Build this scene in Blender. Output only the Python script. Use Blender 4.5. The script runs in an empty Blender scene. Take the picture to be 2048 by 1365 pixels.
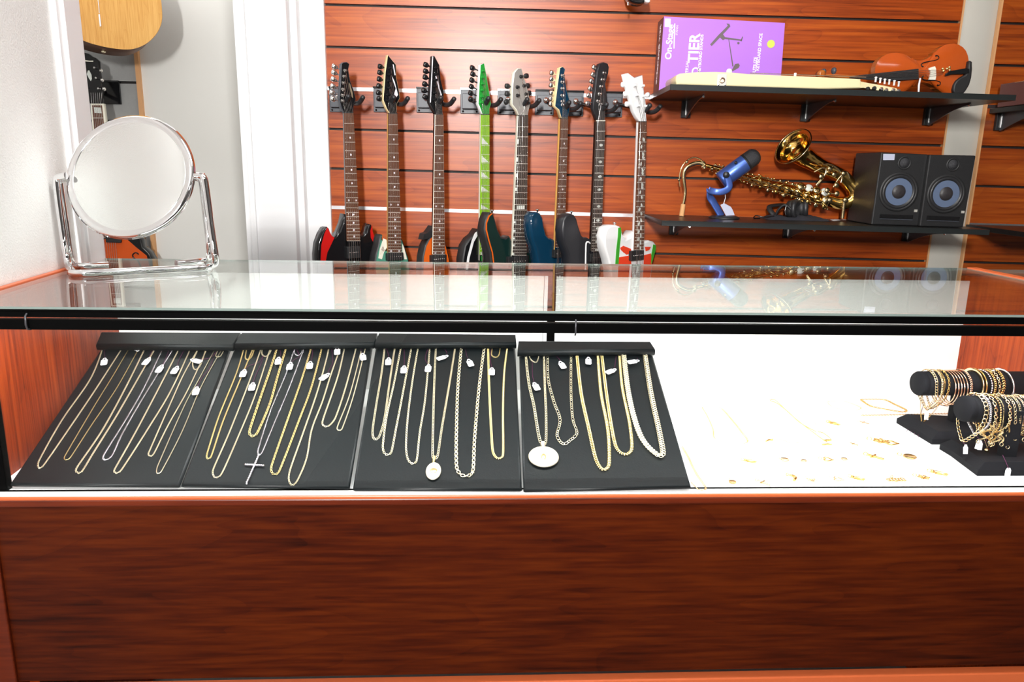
import bpy, math, random
from mathutils import Vector, Matrix
V = Vector
PI = math.pi
random.seed(7)
S = bpy.context.scene
COL = S.collection

# ------------------------------------------------------------------ camera
FPX = 1513.0; PITCH = math.radians(13.1); ROLL = 0.0187; HC = 1.17
F_ = V((0, math.cos(PITCH), -math.sin(PITCH)))
U0 = V((0, math.sin(PITCH), math.cos(PITCH))); R0 = V((1, 0, 0))
RC = R0 * math.cos(ROLL) + U0 * math.sin(ROLL)
UC = U0 * math.cos(ROLL) - R0 * math.sin(ROLL)
CAM = V((0, 0, HC))
cd = bpy.data.cameras.new('camera'); cam = bpy.data.objects.new('camera', cd); COL.objects.link(cam)
cd.sensor_width = 36.0; cd.lens = FPX * 36.0 / 2048.0; cd.clip_start = 0.02; cd.clip_end = 60
cam.matrix_world = Matrix(((RC.x, UC.x, -F_.x, 0), (RC.y, UC.y, -F_.y, 0), (RC.z, UC.z, -F_.z, HC), (0, 0, 0, 1)))
S.camera = cam

# ------------------------------------------------------------------ world, lights, exposure
w = bpy.data.worlds.new('world'); S.world = w; w.use_nodes = True
w.node_tree.nodes['Background'].inputs[0].default_value = (1.0, 0.98, 0.95, 1)
w.node_tree.nodes['Background'].inputs[1].default_value = 0.1
S.view_settings.view_transform = 'Standard'; S.view_settings.look = 'None'
S.view_settings.gamma = 1.0; S.view_settings.use_curve_mapping = False
S.view_settings.exposure = 0.8
def area(name, loc, target, size, power, color=(1, 1, 1), sy=None, spread=180):
    d = bpy.data.lights.new(name, 'AREA'); d.energy = power; d.color = color
    d.shape = 'RECTANGLE'; d.size = size; d.size_y = sy or size; d.spread = math.radians(spread)
    o = bpy.data.objects.new(name, d); COL.objects.link(o); o.location = loc
    o.rotation_euler = (V(target) - V(loc)).to_track_quat('-Z', 'Y').to_euler()
    return o
# the photographer's flash: behind and above the camera, aimed a little high at the slat wall
area('flash', (-0.48, -1.6, 1.98), (-0.15, 2.75, 1.45), 0.45, 62, (1, 0.985, 0.96), 0.45, 100)
# fluorescent ceiling panels
CEIL = 2.6
LAMPS = [(0.35, 1.15), (-1.6, -0.9), (1.6, -1.2), (-1.7, 2.6)]
LPOW = [15, 9, 9, 9]
for (lx, ly), lp in zip(LAMPS, LPOW):
    area('ceiling_lamp', (lx, ly, CEIL - 0.045), (lx, ly, 0), 1.15, lp, (1, 0.99, 0.97), 0.55)

# ------------------------------------------------------------------ pixel -> point helpers
def ray(px, py): return F_ + RC * ((px - 1024) / FPX) - UC * ((py - 682.5) / FPX)
def onZ(px, py, z):
    r = ray(px, py); return CAM + r * ((z - HC) / r.z)
def onY(px, py, y):
    r = ray(px, py); return CAM + r * (y / r.y)
def onP(px, py, p0, n):
    r = ray(px, py); return CAM + r * ((p0 - CAM).dot(n) / r.dot(n))
def crop(ox, oy, s): return lambda x, y: (ox + x / s, oy + y / s)

# ------------------------------------------------------------------ materials
def new_mat(name):
    m = bpy.data.materials.new(name); m.use_nodes = True
    return m, m.node_tree.nodes, m.node_tree.links
def pbr(name, col, rough=0.5, metal=0.0, spec=0.5, coat=0.0, noise=0.0, nscale=40, bump=0.0, emis=None, alpha=None):
    m, N, L = new_mat(name); b = N['Principled BSDF']
    b.inputs['Base Color'].default_value = (*col, 1); b.inputs['Roughness'].default_value = rough
    b.inputs['Metallic'].default_value = metal; b.inputs['Specular IOR Level'].default_value = spec
    b.inputs['Coat Weight'].default_value = coat; b.inputs['Coat Roughness'].default_value = 0.08
    if noise or bump:
        tc = N.new('ShaderNodeTexCoord'); nz = N.new('ShaderNodeTexNoise'); nz.inputs['Scale'].default_value = nscale
        nz.inputs['Detail'].default_value = 4
        L.new(tc.outputs['Object'], nz.inputs['Vector'])
        if noise:
            mx = N.new('ShaderNodeMix'); mx.data_type = 'RGBA'
            mx.inputs[6].default_value = (*[c * (1 - noise) for c in col], 1)
            mx.inputs[7].default_value = (*[min(1, c * (1 + noise)) for c in col], 1)
            L.new(nz.outputs['Fac'], mx.inputs[0]); L.new(mx.outputs[2], b.inputs['Base Color'])
        if bump:
            bp = N.new('ShaderNodeBump'); bp.inputs['Strength'].default_value = bump; bp.inputs['Distance'].default_value = 0.004
            L.new(nz.outputs['Fac'], bp.inputs['Height']); L.new(bp.outputs['Normal'], b.inputs['Normal'])
    return m
def wood(name, c1, c2, c3, axis='X', scale=1.0, rough=0.3, spec=0.5, off=(0, 0, 0)):
    """cherry laminate: cathedral figure from a stretched, distorted noise read through a banding wave"""
    m, N, L = new_mat(name); b = N['Principled BSDF']
    tc = N.new('ShaderNodeTexCoord'); mp = N.new('ShaderNodeMapping')
    sc = {'X': (1.1, 5.5, 5.5), 'Z': (5.5, 5.5, 1.1)}[axis]
    mp.inputs['Scale'].default_value = [s * scale for s in sc]; mp.inputs['Location'].default_value = off
    L.new(tc.outputs['Object'], mp.inputs['Vector'])
    n1 = N.new('ShaderNodeTexNoise'); n1.inputs['Scale'].default_value = 1.0; n1.inputs['Detail'].default_value = 2.0
    n1.inputs['Distortion'].default_value = 0.6
    L.new(mp.outputs[0], n1.inputs['Vector'])
    mu = N.new('ShaderNodeMath'); mu.operation = 'MULTIPLY'; mu.inputs[1].default_value = 10.0; L.new(n1.outputs['Fac'], mu.inputs[0])
    fr = N.new('ShaderNodeMath'); fr.operation = 'FRACT'; L.new(mu.outputs[0], fr.inputs[0])
    mp2 = N.new('ShaderNodeMapping'); mp2.inputs['Scale'].default_value = [s * scale * 11 for s in ({'X': (.3, 10, 10), 'Z': (10, 10, .3)}[axis])]
    L.new(tc.outputs['Object'], mp2.inputs['Vector'])
    n2 = N.new('ShaderNodeTexNoise'); n2.inputs['Scale'].default_value = 1.0; n2.inputs['Detail'].default_value = 5
    L.new(mp2.outputs[0], n2.inputs['Vector'])
    mp3 = N.new('ShaderNodeMapping'); mp3.inputs['Scale'].default_value = [s * scale * 0.9 for s in ({'X': (1.2, 3, 3), 'Z': (3, 3, 1.2)}[axis])]
    L.new(tc.outputs['Object'], mp3.inputs['Vector'])
    n3 = N.new('ShaderNodeTexNoise'); n3.inputs['Scale'].default_value = 1.3; n3.inputs['Detail'].default_value = 3
    L.new(mp3.outputs[0], n3.inputs['Vector'])
    fp = N.new('ShaderNodeMath'); fp.operation = 'POWER'; fp.inputs[1].default_value = 5.0; L.new(fr.outputs[0], fp.inputs[0])
    a = N.new('ShaderNodeMath'); a.operation = 'MULTIPLY_ADD'; a.inputs[1].default_value = -0.10; L.new(fp.outputs[0], a.inputs[0])
    s2 = N.new('ShaderNodeMath'); s2.operation = 'MULTIPLY_ADD'; s2.inputs[1].default_value = 0.95; s2.inputs[2].default_value = -0.11
    L.new(n2.outputs['Fac'], s2.inputs[0]); L.new(s2.outputs[0], a.inputs[2])
    a2 = N.new('ShaderNodeMath'); a2.operation = 'MULTIPLY_ADD'; a2.inputs[1].default_value = 0.6
    L.new(n3.outputs['Fac'], a2.inputs[0]); L.new(a.outputs[0], a2.inputs[2])
    rp = N.new('ShaderNodeValToRGB'); e = rp.color_ramp.elements
    e[0].position = 0.36; e[0].color = (*c1, 1); e[1].position = 0.9; e[1].color = (*c3, 1)
    k = e.new(0.62); k.color = (*c2, 1)
    L.new(a2.outputs[0], rp.inputs['Fac']); L.new(rp.outputs['Color'], b.inputs['Base Color'])
    b.inputs['Roughness'].default_value = rough; b.inputs['Specular IOR Level'].default_value = spec
    return m
def glass_mat(name, tint=(0.93, 0.97, 0.95), k=1.0):
    """clear pane: see-through with a Schlick reflection that is the same from both sides"""
    m, N, L = new_mat(name); N.remove(N['Principled BSDF']); out = N['Material Output']
    g = N.new('ShaderNodeNewGeometry'); d = N.new('ShaderNodeVectorMath'); d.operation = 'DOT_PRODUCT'
    L.new(g.outputs['Normal'], d.inputs[0]); L.new(g.outputs['Incoming'], d.inputs[1])
    ab = N.new('ShaderNodeMath'); ab.operation = 'ABSOLUTE'; L.new(d.outputs['Value'], ab.inputs[0])
    om = N.new('ShaderNodeMath'); om.operation = 'SUBTRACT'; om.inputs[0].default_value = 1; L.new(ab.outputs[0], om.inputs[1])
    pw = N.new('ShaderNodeMath'); pw.operation = 'POWER'; pw.inputs[1].default_value = 5; L.new(om.outputs[0], pw.inputs[0])
    ma = N.new('ShaderNodeMath'); ma.operation = 'MULTIPLY_ADD'; ma.inputs[1].default_value = 0.96 * k; ma.inputs[2].default_value = 0.04 * k
    L.new(pw.outputs[0], ma.inputs[0])
    t = N.new('ShaderNodeBsdfTransparent'); t.inputs[0].default_value = (*tint, 1)
    gl = N.new('ShaderNodeBsdfGlossy'); gl.inputs['Roughness'].default_value = 0.0
    mx = N.new('ShaderNodeMixShader'); L.new(ma.outputs[0], mx.inputs[0]); L.new(t.outputs[0], mx.inputs[1]); L.new(gl.outputs[0], mx.inputs[2])
    L.new(mx.outputs[0], out.inputs['Surface'])
    return m
M = {}
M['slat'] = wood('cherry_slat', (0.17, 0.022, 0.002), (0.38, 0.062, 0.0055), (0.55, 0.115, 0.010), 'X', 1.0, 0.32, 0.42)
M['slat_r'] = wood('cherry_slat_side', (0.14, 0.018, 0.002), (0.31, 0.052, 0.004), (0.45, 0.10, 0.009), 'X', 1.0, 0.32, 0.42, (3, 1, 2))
M['panel'] = wood('cherry_front_dimmed', (0.018, 0.0020, 0.0003), (0.056, 0.0066, 0.0006), (0.096, 0.0140, 0.0010), 'X', 1.25, 0.4, 0.2, (1.3, 0, 0.4))  # same laminate as the slats; the flash's falloff is darkened into its colour
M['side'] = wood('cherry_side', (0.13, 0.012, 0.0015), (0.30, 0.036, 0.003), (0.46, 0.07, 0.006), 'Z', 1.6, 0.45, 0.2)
M['edge'] = pbr('orange_edge', (0.62, 0.13, 0.04), 0.35)
M['edge_dark'] = wood('cherry_edge', (0.06, 0.007, 0.002), (0.11, 0.014, 0.003), (0.15, 0.02, 0.004), 'X', 1.2, 0.35, 0.4)
M['groove'] = pbr('groove_dark', (0.02, 0.014, 0.012), 0.6)
M['alu'] = pbr('aluminium', (0.85, 0.85, 0.88), 0.28, 1.0)
M['plaster'] = pbr('plaster', (0.84, 0.83, 0.81), 0.8, bump=0.4, nscale=300)
M['wallgrey'] = pbr('wall_paint', (0.70, 0.69, 0.66), 0.7, noise=0.02, nscale=3)
M['white'] = pbr('white_paint', (0.88, 0.88, 0.89), 0.35)
M['column'] = pbr('column_paint', (0.58, 0.56, 0.50), 0.5)
M['greyslat'] = pbr('grey_slat', (0.33, 0.33, 0.325), 0.6, noise=0.06, nscale=90)
M['maple_edge'] = pbr('maple_edge', (0.72, 0.38, 0.17), 0.5)
M['floor'] = pbr('floor_carpet', (0.10, 0.095, 0.09), 0.9, noise=0.3, nscale=60)
M['ceil'] = pbr('ceiling_tile', (0.86, 0.86, 0.85), 0.9, noise=0.03, nscale=200)
M['tbar'] = pbr('ceiling_grid', (0.70, 0.70, 0.70), 0.5)
M['deck'] = pbr('white_deck', (0.93, 0.93, 0.93), 0.45)
M['door'] = pbr('sliding_door_white', (0.90, 0.89, 0.87), 0.4)
M['rail'] = pbr('black_rail', (0.002, 0.002, 0.002), 0.35, spec=0.04)
M['glass'] = glass_mat('glass_top_clear', (0.95, 0.98, 0.965), 1.0)
M['glassf'] = glass_mat('glass_front_clear', (0.985, 0.99, 0.99), 0.4)
M['gedge'] = pbr('glass_edge', (0.20, 0.25, 0.23), 0.3)
M['leather'] = pbr('black_leatherette', (0.005, 0.0075, 0.0085), 0.45, spec=0.32, bump=0.06, nscale=350)
M['velvet'] = pbr('black_flock', (0.006, 0.006, 0.008), 0.8, spec=0.2)
M['goldk'] = pbr('gold_dark_reflection', (0.78, 0.50, 0.17), 0.25, 1.0)
M['goldkp'] = pbr('gold_pale_polished', (0.92, 0.72, 0.40), 0.2, 1.0)
M['gold'] = pbr('gold', (1.0, 0.80, 0.38), 0.36, 1.0)
M['goldp'] = pbr('gold_pale', (1.0, 0.90, 0.66), 0.36, 1.0)
M['goldm'] = pbr('gold_satin', (1.0, 0.90, 0.70), 0.5, 0.75)
M['bracket'] = pbr('bracket_grey', (0.09, 0.09, 0.10), 0.3, 0.5)
M['wallp'] = pbr('passage_paint', (0.86, 0.85, 0.81), 0.7)
M['wallroom'] = pbr('room_wall_paint', (0.28, 0.27, 0.265), 0.8)
M['gold2'] = pbr('gold_deep', (0.95, 0.60, 0.18), 0.2, 1.0)
M['rose'] = pbr('rose_gold', (0.95, 0.62, 0.42), 0.18, 1.0)
M['silver'] = pbr('silver', (0.9, 0.88, 0.93), 0.2, 1.0)
M['tag'] = pbr('tag_paper', (0.9, 0.9, 0.92), 0.6)
M['thread'] = pbr('purple_thread', (0.12, 0.012, 0.07), 0.6)
M['chrome'] = pbr('chrome', (0.86, 0.86, 0.87), 0.04, 1.0)
M['mirror'] = pbr('mirror_glass', (0.93, 0.95, 0.94), 0.0, 1.0)
M['black'] = pbr('black_gloss', (0.008, 0.008, 0.009), 0.12)
M['blackm'] = pbr('black_matte', (0.016, 0.016, 0.017), 0.5)
M['rubber'] = pbr('black_rubber', (0.022, 0.022, 0.024), 0.38)
M['plate'] = pbr('grey_plate', (0.055, 0.06, 0.075), 0.4)
M['rose_board'] = pbr('rosewood', (0.13, 0.05, 0.025), 0.45, noise=0.35, nscale=60)
M['dark_board'] = pbr('ebony', (0.055, 0.042, 0.035), 0.4, noise=0.2, nscale=60)
M['green_board'] = pbr('green_board', (0.25, 0.52, 0.02), 0.3)
M['green'] = pbr('green_gloss', (0.02, 0.30, 0.04), 0.12)
M['maple'] = pbr('maple', (0.90, 0.70, 0.38), 0.3)
M['maple2'] = pbr('maple_amber', (0.85, 0.48, 0.13), 0.3)
M['cream'] = pbr('cream_gloss', (0.80, 0.70, 0.42), 0.25)
M['bind'] = pbr('cream_binding', (0.88, 0.85, 0.72), 0.3)
M['nickel'] = pbr('nickel', (0.88, 0.86, 0.84), 0.14, 1.0)
M['fret'] = pbr('fret_wire', (0.9, 0.88, 0.8), 0.3, 0.6)
M['whiteg'] = pbr('white_gloss', (0.9, 0.9, 0.9), 0.15)
M['red'] = pbr('red_gloss', (0.55, 0.012, 0.01), 0.12)
M['redf'] = pbr('red_graphic', (0.85, 0.06, 0.02), 0.25)
M['greenf'] = pbr('green_graphic', (0.05, 0.38, 0.03), 0.25)
M['teal'] = pbr('teal_graphic', (0.08, 0.28, 0.20), 0.3)
M['orangeg'] = pbr('orange_gloss', (0.72, 0.12, 0.01), 0.2)
M['darkgreen'] = pbr('dark_green_burst', (0.006, 0.022, 0.018), 0.12)
M['blueg'] = pbr('navy_gloss', (0.004, 0.035, 0.075), 0.1)
M['charcoal'] = pbr('charcoal_satin', (0.022, 0.022, 0.026), 0.35)
M['greyhead'] = pbr('grey_headstock', (0.30, 0.28, 0.26), 0.35)
M['purple'] = pbr('purple_card', (0.44, 0.17, 0.74), 0.45, noise=0.10, nscale=3)
M['purple_side'] = pbr('box_side_brown', (0.13, 0.04, 0.035), 0.5)
M['print'] = pbr('white_print', (0.92, 0.88, 0.95), 0.5)
M['print_dk'] = pbr('dark_print', (0.13, 0.10, 0.11), 0.5)
M['lime'] = pbr('lime_print', (0.60, 0.72, 0.10), 0.5)
M['shelf'] = pbr('shelf_black', (0.012, 0.011, 0.011), 0.35, spec=0.35)
M['shelf_edge'] = pbr('shelf_edge', (0.016, 0.019, 0.019), 0.4, spec=0.3)
M['violin'] = pbr('violin_varnish', (0.52, 0.085, 0.010), 0.15, noise=0.25, nscale=5, coat=0.5)
M['violin_side'] = pbr('violin_rib', (0.42, 0.12, 0.02), 0.2)
M['brass'] = pbr('brass_lacquer', (0.90, 0.58, 0.17), 0.12, 1.0)
M['brassp'] = pbr('brass_pale', (0.92, 0.74, 0.42), 0.15, 1.0)
M['cork'] = pbr('cork', (0.72, 0.38, 0.16), 0.7)
M['blue'] = pbr('blue_anodised', (0.09, 0.17, 0.55), 0.32, 0.6)
M['mesh'] = pbr('grille_dark', (0.045, 0.045, 0.05), 0.5, 0.3, bump=0.6, nscale=600)
M['tagblue'] = pbr('tag_lilac', (0.50, 0.52, 0.66), 0.6)
M['cab'] = pbr('speaker_vinyl', (0.016, 0.016, 0.017), 0.42, bump=0.1, nscale=300)
M['cone'] = pbr('speaker_cone', (0.11, 0.15, 0.24), 0.35)
M['capc'] = pbr('dust_cap', (0.03, 0.026, 0.028), 0.45)
M['cloth'] = pbr('pouch_cloth', (0.02, 0.02, 0.028), 0.85)
M['natural'] = wood('spruce_top', (0.60, 0.28, 0.07), (0.72, 0.38, 0.11), (0.80, 0.46, 0.15), 'Z', 3.0, 0.25)
M['sunburst'] = pbr('sunburst', (0.65, 0.09, 0.01), 0.12)
M['pearl'] = pbr('pearl', (0.72, 0.75, 0.70), 0.25)
M['diffuser'] = pbr('lamp_diffuser', (0.9, 0.9, 0.9), 0.6)

# ------------------------------------------------------------------ mesh builder
class MB:
    def __init__(s): s.v = []; s.f = []; s.m = []; s.s = []
    def add(s, vs, fs, m=0, smooth=False):
        b = len(s.v); s.v += [tuple(p) for p in vs]
        for f in fs: s.f.append(tuple(i + b for i in f)); s.m.append(m); s.s.append(smooth)
        return s
    def hexa(s, p, m=0):            # p: bottom 4 (ccw), top 4
        return s.add(p, [(3, 2, 1, 0), (4, 5, 6, 7), (0, 1, 5, 4), (1, 2, 6, 5), (2, 3, 7, 6), (3, 0, 4, 7)], m)
    def box(s, c, d, R=None, m=0):
        c = V(c); hx, hy, hz = d[0] / 2, d[1] / 2, d[2] / 2
        ps = [V((x, y, z)) for z in (-hz, hz) for x, y in ((-hx, -hy), (hx, -hy), (hx, hy), (-hx, hy))]
        if R is not None: ps = [R @ p for p in ps]
        return s.hexa([c + p for p in ps], m)
    def prism(s, pts, ext, m=0, ms=None, inset=0.0):   # pts: 3d polygon (front), ext: vector to back; inset: rounded rim
        n = len(pts); pts = [V(p) for p in pts]; ext = V(ext)
        if inset:
            c = sum(pts, V()) / n; nn = -ext.normalized(); ins = []
            for i in range(n):
                t = (pts[(i + 1) % n] - pts[i - 1]).normalized(); q = nn.cross(t)
                if q.dot(c - pts[i]) < 0 and False: q = -q
                ins.append(q)
            area2 = sum((pts[i] - c).cross(pts[(i + 1) % n] - c).dot(nn) for i in range(n))
            sg = 1 if area2 > 0 else -1
            r1 = [pts[i] + ins[i] * sg * inset for i in range(n)]
            r2 = [pts[i] + ins[i] * sg * inset * .3 + ext.normalized() * inset * .3 for i in range(n)]
            r3 = [pts[i] + ext.normalized() * inset for i in range(n)]
            r4 = [pts[i] + ext - ext.normalized() * inset for i in range(n)]
            r5 = [r1[i] + ext for i in range(n)]
            vs = r1 + r2 + r3 + r4 + r5; fs = []
            s.add(r1, [tuple(range(n))], m, False)
            for k in range(4):
                for i in range(n):
                    j = (i + 1) % n; fs.append((k * n + i, k * n + j, (k + 1) * n + j, (k + 1) * n + i))
            s.add(vs, fs, m if ms is None else ms, True)
            s.add(r5, [tuple(range(n - 1, -1, -1))], m if ms is None else ms, False)
            return s
        s.add(pts, [tuple(range(n))], m)
        vs = pts + [p + ext for p in pts]
        s.add(vs, [tuple(range(2 * n - 1, n - 1, -1))] + [(i, (i + 1) % n, n + (i + 1) % n, n + i) for i in range(n)], m if ms is None else ms)
        return s
    def tube(s, pts, r, n=8, m=0, closed=False, caps=True, flat=None, smooth=True, up=None):
        pts = [V(p) for p in pts]; k = len(pts)
        rs = r if isinstance(r, (list, tuple)) else [r] * k
        T = []
        for i in range(k):
            a = pts[i - 1] if (i > 0 or closed) else pts[0]; b = pts[(i + 1) % k] if (i < k - 1 or closed) else pts[-1]
            t = (b - a); T.append(t.normalized() if t.length > 1e-9 else V((0, 0, 1)))
        nrm = V(up) if up is not None else (V((0, 0, 1)) if abs(T[0].z) < .9 else V((0, 1, 0)))
        vs = []
        for i in range(k):
            if up is not None: nrm = V(up)
            nrm = (nrm - T[i] * nrm.dot(T[i])); nrm = nrm.normalized() if nrm.length > 1e-6 else T[i].orthogonal().normalized()
            bi = T[i].cross(nrm)
            for j in range(n):
                a = 2 * PI * j / n; fl = flat or 1.0
                vs.append(pts[i] + nrm * math.cos(a) * rs[i] * fl + bi * math.sin(a) * rs[i])
        fs = []
        for i in range(k if closed else k - 1):
            i2 = (i + 1) % k
            for j in range(n):
                j2 = (j + 1) % n; fs.append((i * n + j, i * n + j2, i2 * n + j2, i2 * n + j))
        s.add(vs, fs, m, smooth)
        if caps and not closed:
            s.add(vs[:n], [tuple(range(n - 1, -1, -1))], m); s.add(vs[-n:], [tuple(range(n))], m)
        return s
    def lathe(s, c, ax, prof, n=24, m=0, caps=True, sx=1.0, xd=None):    # prof: (radius, height) along ax
        c = V(c); ax = V(ax).normalized(); a = V(xd).normalized() if xd is not None else ax.orthogonal().normalized(); b = ax.cross(a)
        vs = []
        for r, h in prof:
            for j in range(n):
                t = 2 * PI * j / n; vs.append(c + ax * h + a * math.cos(t) * r * sx + b * math.sin(t) * r)
        fs = [(i * n + j, i * n + (j + 1) % n, (i + 1) * n + (j + 1) % n, (i + 1) * n + j) for i in range(len(prof) - 1) for j in range(n)]
        s.add(vs, fs, m, True)
        if caps:
            if prof[0][0] > 1e-5: s.add(vs[:n], [tuple(range(n - 1, -1, -1))], m)
            if prof[-1][0] > 1e-5: s.add(vs[-n:], [tuple(range(n))], m)
        return s
    def ball(s, c, r, n=10, m=0, ax=(0, 0, 1), st=1.0, k=6):
        return s.lathe(c, ax, [(r * math.sin(PI * i / k) + 1e-5, -r * st * math.cos(PI * i / k)) for i in range(k + 1)], n, m, False)
    def link(s, c, t, q, a, b, r, m=0, nu=9, nv=4):   # elongated ring: a along t, b along q, wire radius r
        nn = t.cross(q); vs = []
        for i in range(nu):
            u = 2 * PI * i / nu; cu, su = math.cos(u), math.sin(u)
            p = c + t * a * cu + q * b * su; o = (t * cu + q * su)
            for j in range(nv):
                w_ = 2 * PI * j / nv; vs.append(p + o * r * math.cos(w_) + nn * r * math.sin(w_))
        fs = [(i * nv + j, ((i + 1) % nu) * nv + j, ((i + 1) % nu) * nv + (j + 1) % nv, i * nv + (j + 1) % nv) for i in range(nu) for j in range(nv)]
        return s.add(vs, fs, m, True)
    def build(s, name, mats, parent=None, bevel=0.0, label=None, seg=2):
        me = bpy.data.meshes.new(name)
        root = parent; off = V()
        while root is not None: off += root.location; root = root.parent
        me.from_pydata([(V(p) - off) for p in s.v], [], s.f)
        ml = mats if isinstance(mats, (list, tuple)) else [mats]
        for x in ml: me.materials.append(M[x] if isinstance(x, str) else x)
        me.polygons.foreach_set('material_index', s.m); me.polygons.foreach_set('use_smooth', s.s)
        me.update()
        o = bpy.data.objects.new(name, me); COL.objects.link(o)
        if parent is not None: o.parent = parent
        if bevel:
            b = o.modifiers.new('bevel', 'BEVEL'); b.width = bevel; b.segments = seg; b.limit_method = 'ANGLE'; b.angle_limit = math.radians(50)
        if label: o['label'] = label
        return o
def thing(name, label, cat, loc, group=None):
    o = bpy.data.objects.new(name, None); COL.objects.link(o); o.empty_display_size = 0.02
    o.location = loc; o['label'] = label; o['category'] = cat
    if group: o['group'] = group
    return o
def tag(o, label, cat, group=None):
    o['label'] = label; o['category'] = cat
    if group: o['group'] = group
    return o
def struct(o): o['kind'] = 'structure'; return o
def text(name, body, mat, parent, origin, xdir, ydir, size, align='LEFT', ext=0.0003, bold=0.0):
    cu = bpy.data.curves.new(name, 'FONT'); cu.body = body; cu.size = size; cu.extrude = ext; cu.align_x = align; cu.offset = bold
    tmp = bpy.data.objects.new('tmp', cu); COL.objects.link(tmp)
    me = bpy.data.meshes.new_from_object(tmp.evaluated_get(bpy.context.evaluated_depsgraph_get()))
    bpy.data.objects.remove(tmp); bpy.data.curves.remove(cu)
    me.materials.clear(); me.materials.append(M[mat]); me.name = name
    o = bpy.data.objects.new(name, me); COL.objects.link(o)
    x = V(xdir).normalized(); z = x.cross(V(ydir)).normalized(); y = z.cross(x)
    off = V(); r = parent
    while r is not None: off += r.location; r = r.parent
    p = V(origin) - off
    o.matrix_local = Matrix(((x.x, y.x, z.x, p.x), (x.y, y.y, z.y, p.y), (x.z, y.z, z.z, p.z), (0, 0, 0, 1)))
    o.parent = parent
    return o
def smooth_path(pts, step, closed=False):
    """Catmull-Rom through pts, resampled at equal steps"""
    pts = [V(p) for p in pts]; n = len(pts); dense = []
    for i in range(n if closed else n - 1):
        g = lambda k: pts[k % n] if closed else pts[max(0, min(n - 1, k))]
        p0, p1, p2, p3 = g(i - 1), g(i), g(i + 1), g(i + 2)
        # centripetal-like: clamp tangents so tight U turns do not overshoot
        d = (p2 - p1).length
        def tan(a, b, lim):
            t = (b - a) * 0.5; return t * min(1.0, lim / max(t.length, 1e-9))
        m1 = tan(p0, p2, d * 1.3); m2 = tan(p1, p3, d * 1.3)
        for k in range(12):
            t = k / 12; t2 = t * t; t3 = t2 * t
            dense.append(p1 * (2 * t3 - 3 * t2 + 1) + m1 * (t3 - 2 * t2 + t) + p2 * (-2 * t3 + 3 * t2) + m2 * (t3 - t2))
    dense.append(pts[0] if closed else pts[-1])
    out = [dense[0]]; acc = 0.0
    for i in range(1, len(dense)):
        a, b = dense[i - 1], dense[i]; L = (b - a).length
        if L < 1e-9: continue
        pos = 0.0
        while acc + (L - pos) >= step:
            pos += step - acc; out.append(a.lerp(b, pos / L)); acc = 0.0
        acc += L - pos
    return out

# =================================================================== SETTING
YW = 2.75
xL = onY(657, 260, YW).x; xR = onY(1889, 265, YW).x
GRV = [(8, 44), (92, 129), (176.5, 211), (257, 292), (337.3, 370), (416.5, 446), (492, 521)]
zs = []
for yl, yr in GRV:
    a = onY(660, yl, YW); b = onY(1880, yr, YW); zs.append((a.z, b.z, a.x, b.x))
slope = sum((b - a) / (xb - xa) for a, b, xa, xb in zs) / len(zs)
zc = [((a - slope * xa) + (b - slope * xb)) / 2 for a, b, xa, xb in zs]       # height at x = 0
dz = (zc[0] - zc[-1]) / 6
zall = [zc[0] + dz * k for k in (6, 5, 4, 3, 2, 1)] + zc + [zc[-1] - dz * k for k in range(1, 6)]
def gz(k, x): return zc[k] + slope * x
def slat_panel(name, x0, x1, mat):
    mb = MB(); g = 0.0042
    for i in range(len(zall) - 1):
        t0, t1 = zall[i] - g, zall[i + 1] + g
        P = []
        for z in (t1, t0):
            for x, y in ((x0, YW), (x1, YW), (x1, YW + .012), (x0, YW + .012)): P.append((x, y, z + slope * x))
        mb.hexa(P)
    top, bot = zall[0], zall[-1]
    mb.box(((x0 + x1) / 2, YW + .02, (top + bot) / 2 + slope * (x0 + x1) / 2), (x1 - x0, .012, top - bot), m=1)
    return struct(mb.build(name, [mat, 'groove']))
slat_panel('wall_back', xL, xR, 'slat')
xC = onY(1967, 265, YW).x
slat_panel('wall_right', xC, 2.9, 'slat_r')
# aluminium inserts in the loaded grooves
for k in (2, 5):
    mb = MB(); z = gz(k, 0)
    for x0, x1 in ((xL, xR), (xC, 2.9)):
        P = [(x, y, zz + slope * x) for zz in (z - .006, z + .006) for x, y in ((x0, YW - .0012), (x1, YW - .0012), (x1, YW + .008), (x0, YW + .008))]
        mb.hexa(P)
    struct(mb.build('trim_%d' % (k + 10), 'alu'))
# pale column between the slat panels, with maple edges of the panels
mb = MB(); n = 14; xm = (xR + xC) / 2; hw = (xC - xR) / 2 + .02
pts = [V((xm - hw * math.cos(PI * i / n), YW + .052 - .045 * math.sin(PI * i / n) ** .6, 0)) for i in range(n + 1)]
vs = [p for p in pts] + [p + V((0, 0, 2.6)) for p in pts]
mb.add(vs, [(i, i + 1, n + 2 + i, n + 1 + i) for i in range(n)], 0, True)
struct(mb.build('wall_column', 'column'))
mb = MB()
for x in (xR + .004, xC - .004): mb.box((x, YW + .006, 1.3), (.006, .016, 2.6))
struct(mb.build('trim_3', 'maple_edge'))

# wide white pilaster at the left of the slat wall
x0 = onY(480, 260, 2.66).x; x1 = onY(583, 260, 2.66).x
mb = MB()
mb.box(((x0 + x1) / 2, 2.66 + .06, 1.3), (x1 - x0, .12, 2.6))
mb.box(((x1 + xL) / 2, YW + .03, 1.3), (xL - x1 + .004, .09, 2.6))
mb.box((x1 + .012, YW - .03, 1.3), (.024, .05, 2.6))
mb.box((x0 + .03, 2.655, 1.3), (.02, .012, 2.6))
struct(mb.build('trim_1', 'white', bevel=.003))
mb = MB(); mb.box(((xL + 3) / 2, YW + .12, 1.3), (3 - xL, .08, 2.6)); struct(mb.build('wall_behind', 'wallgrey'))
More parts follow.
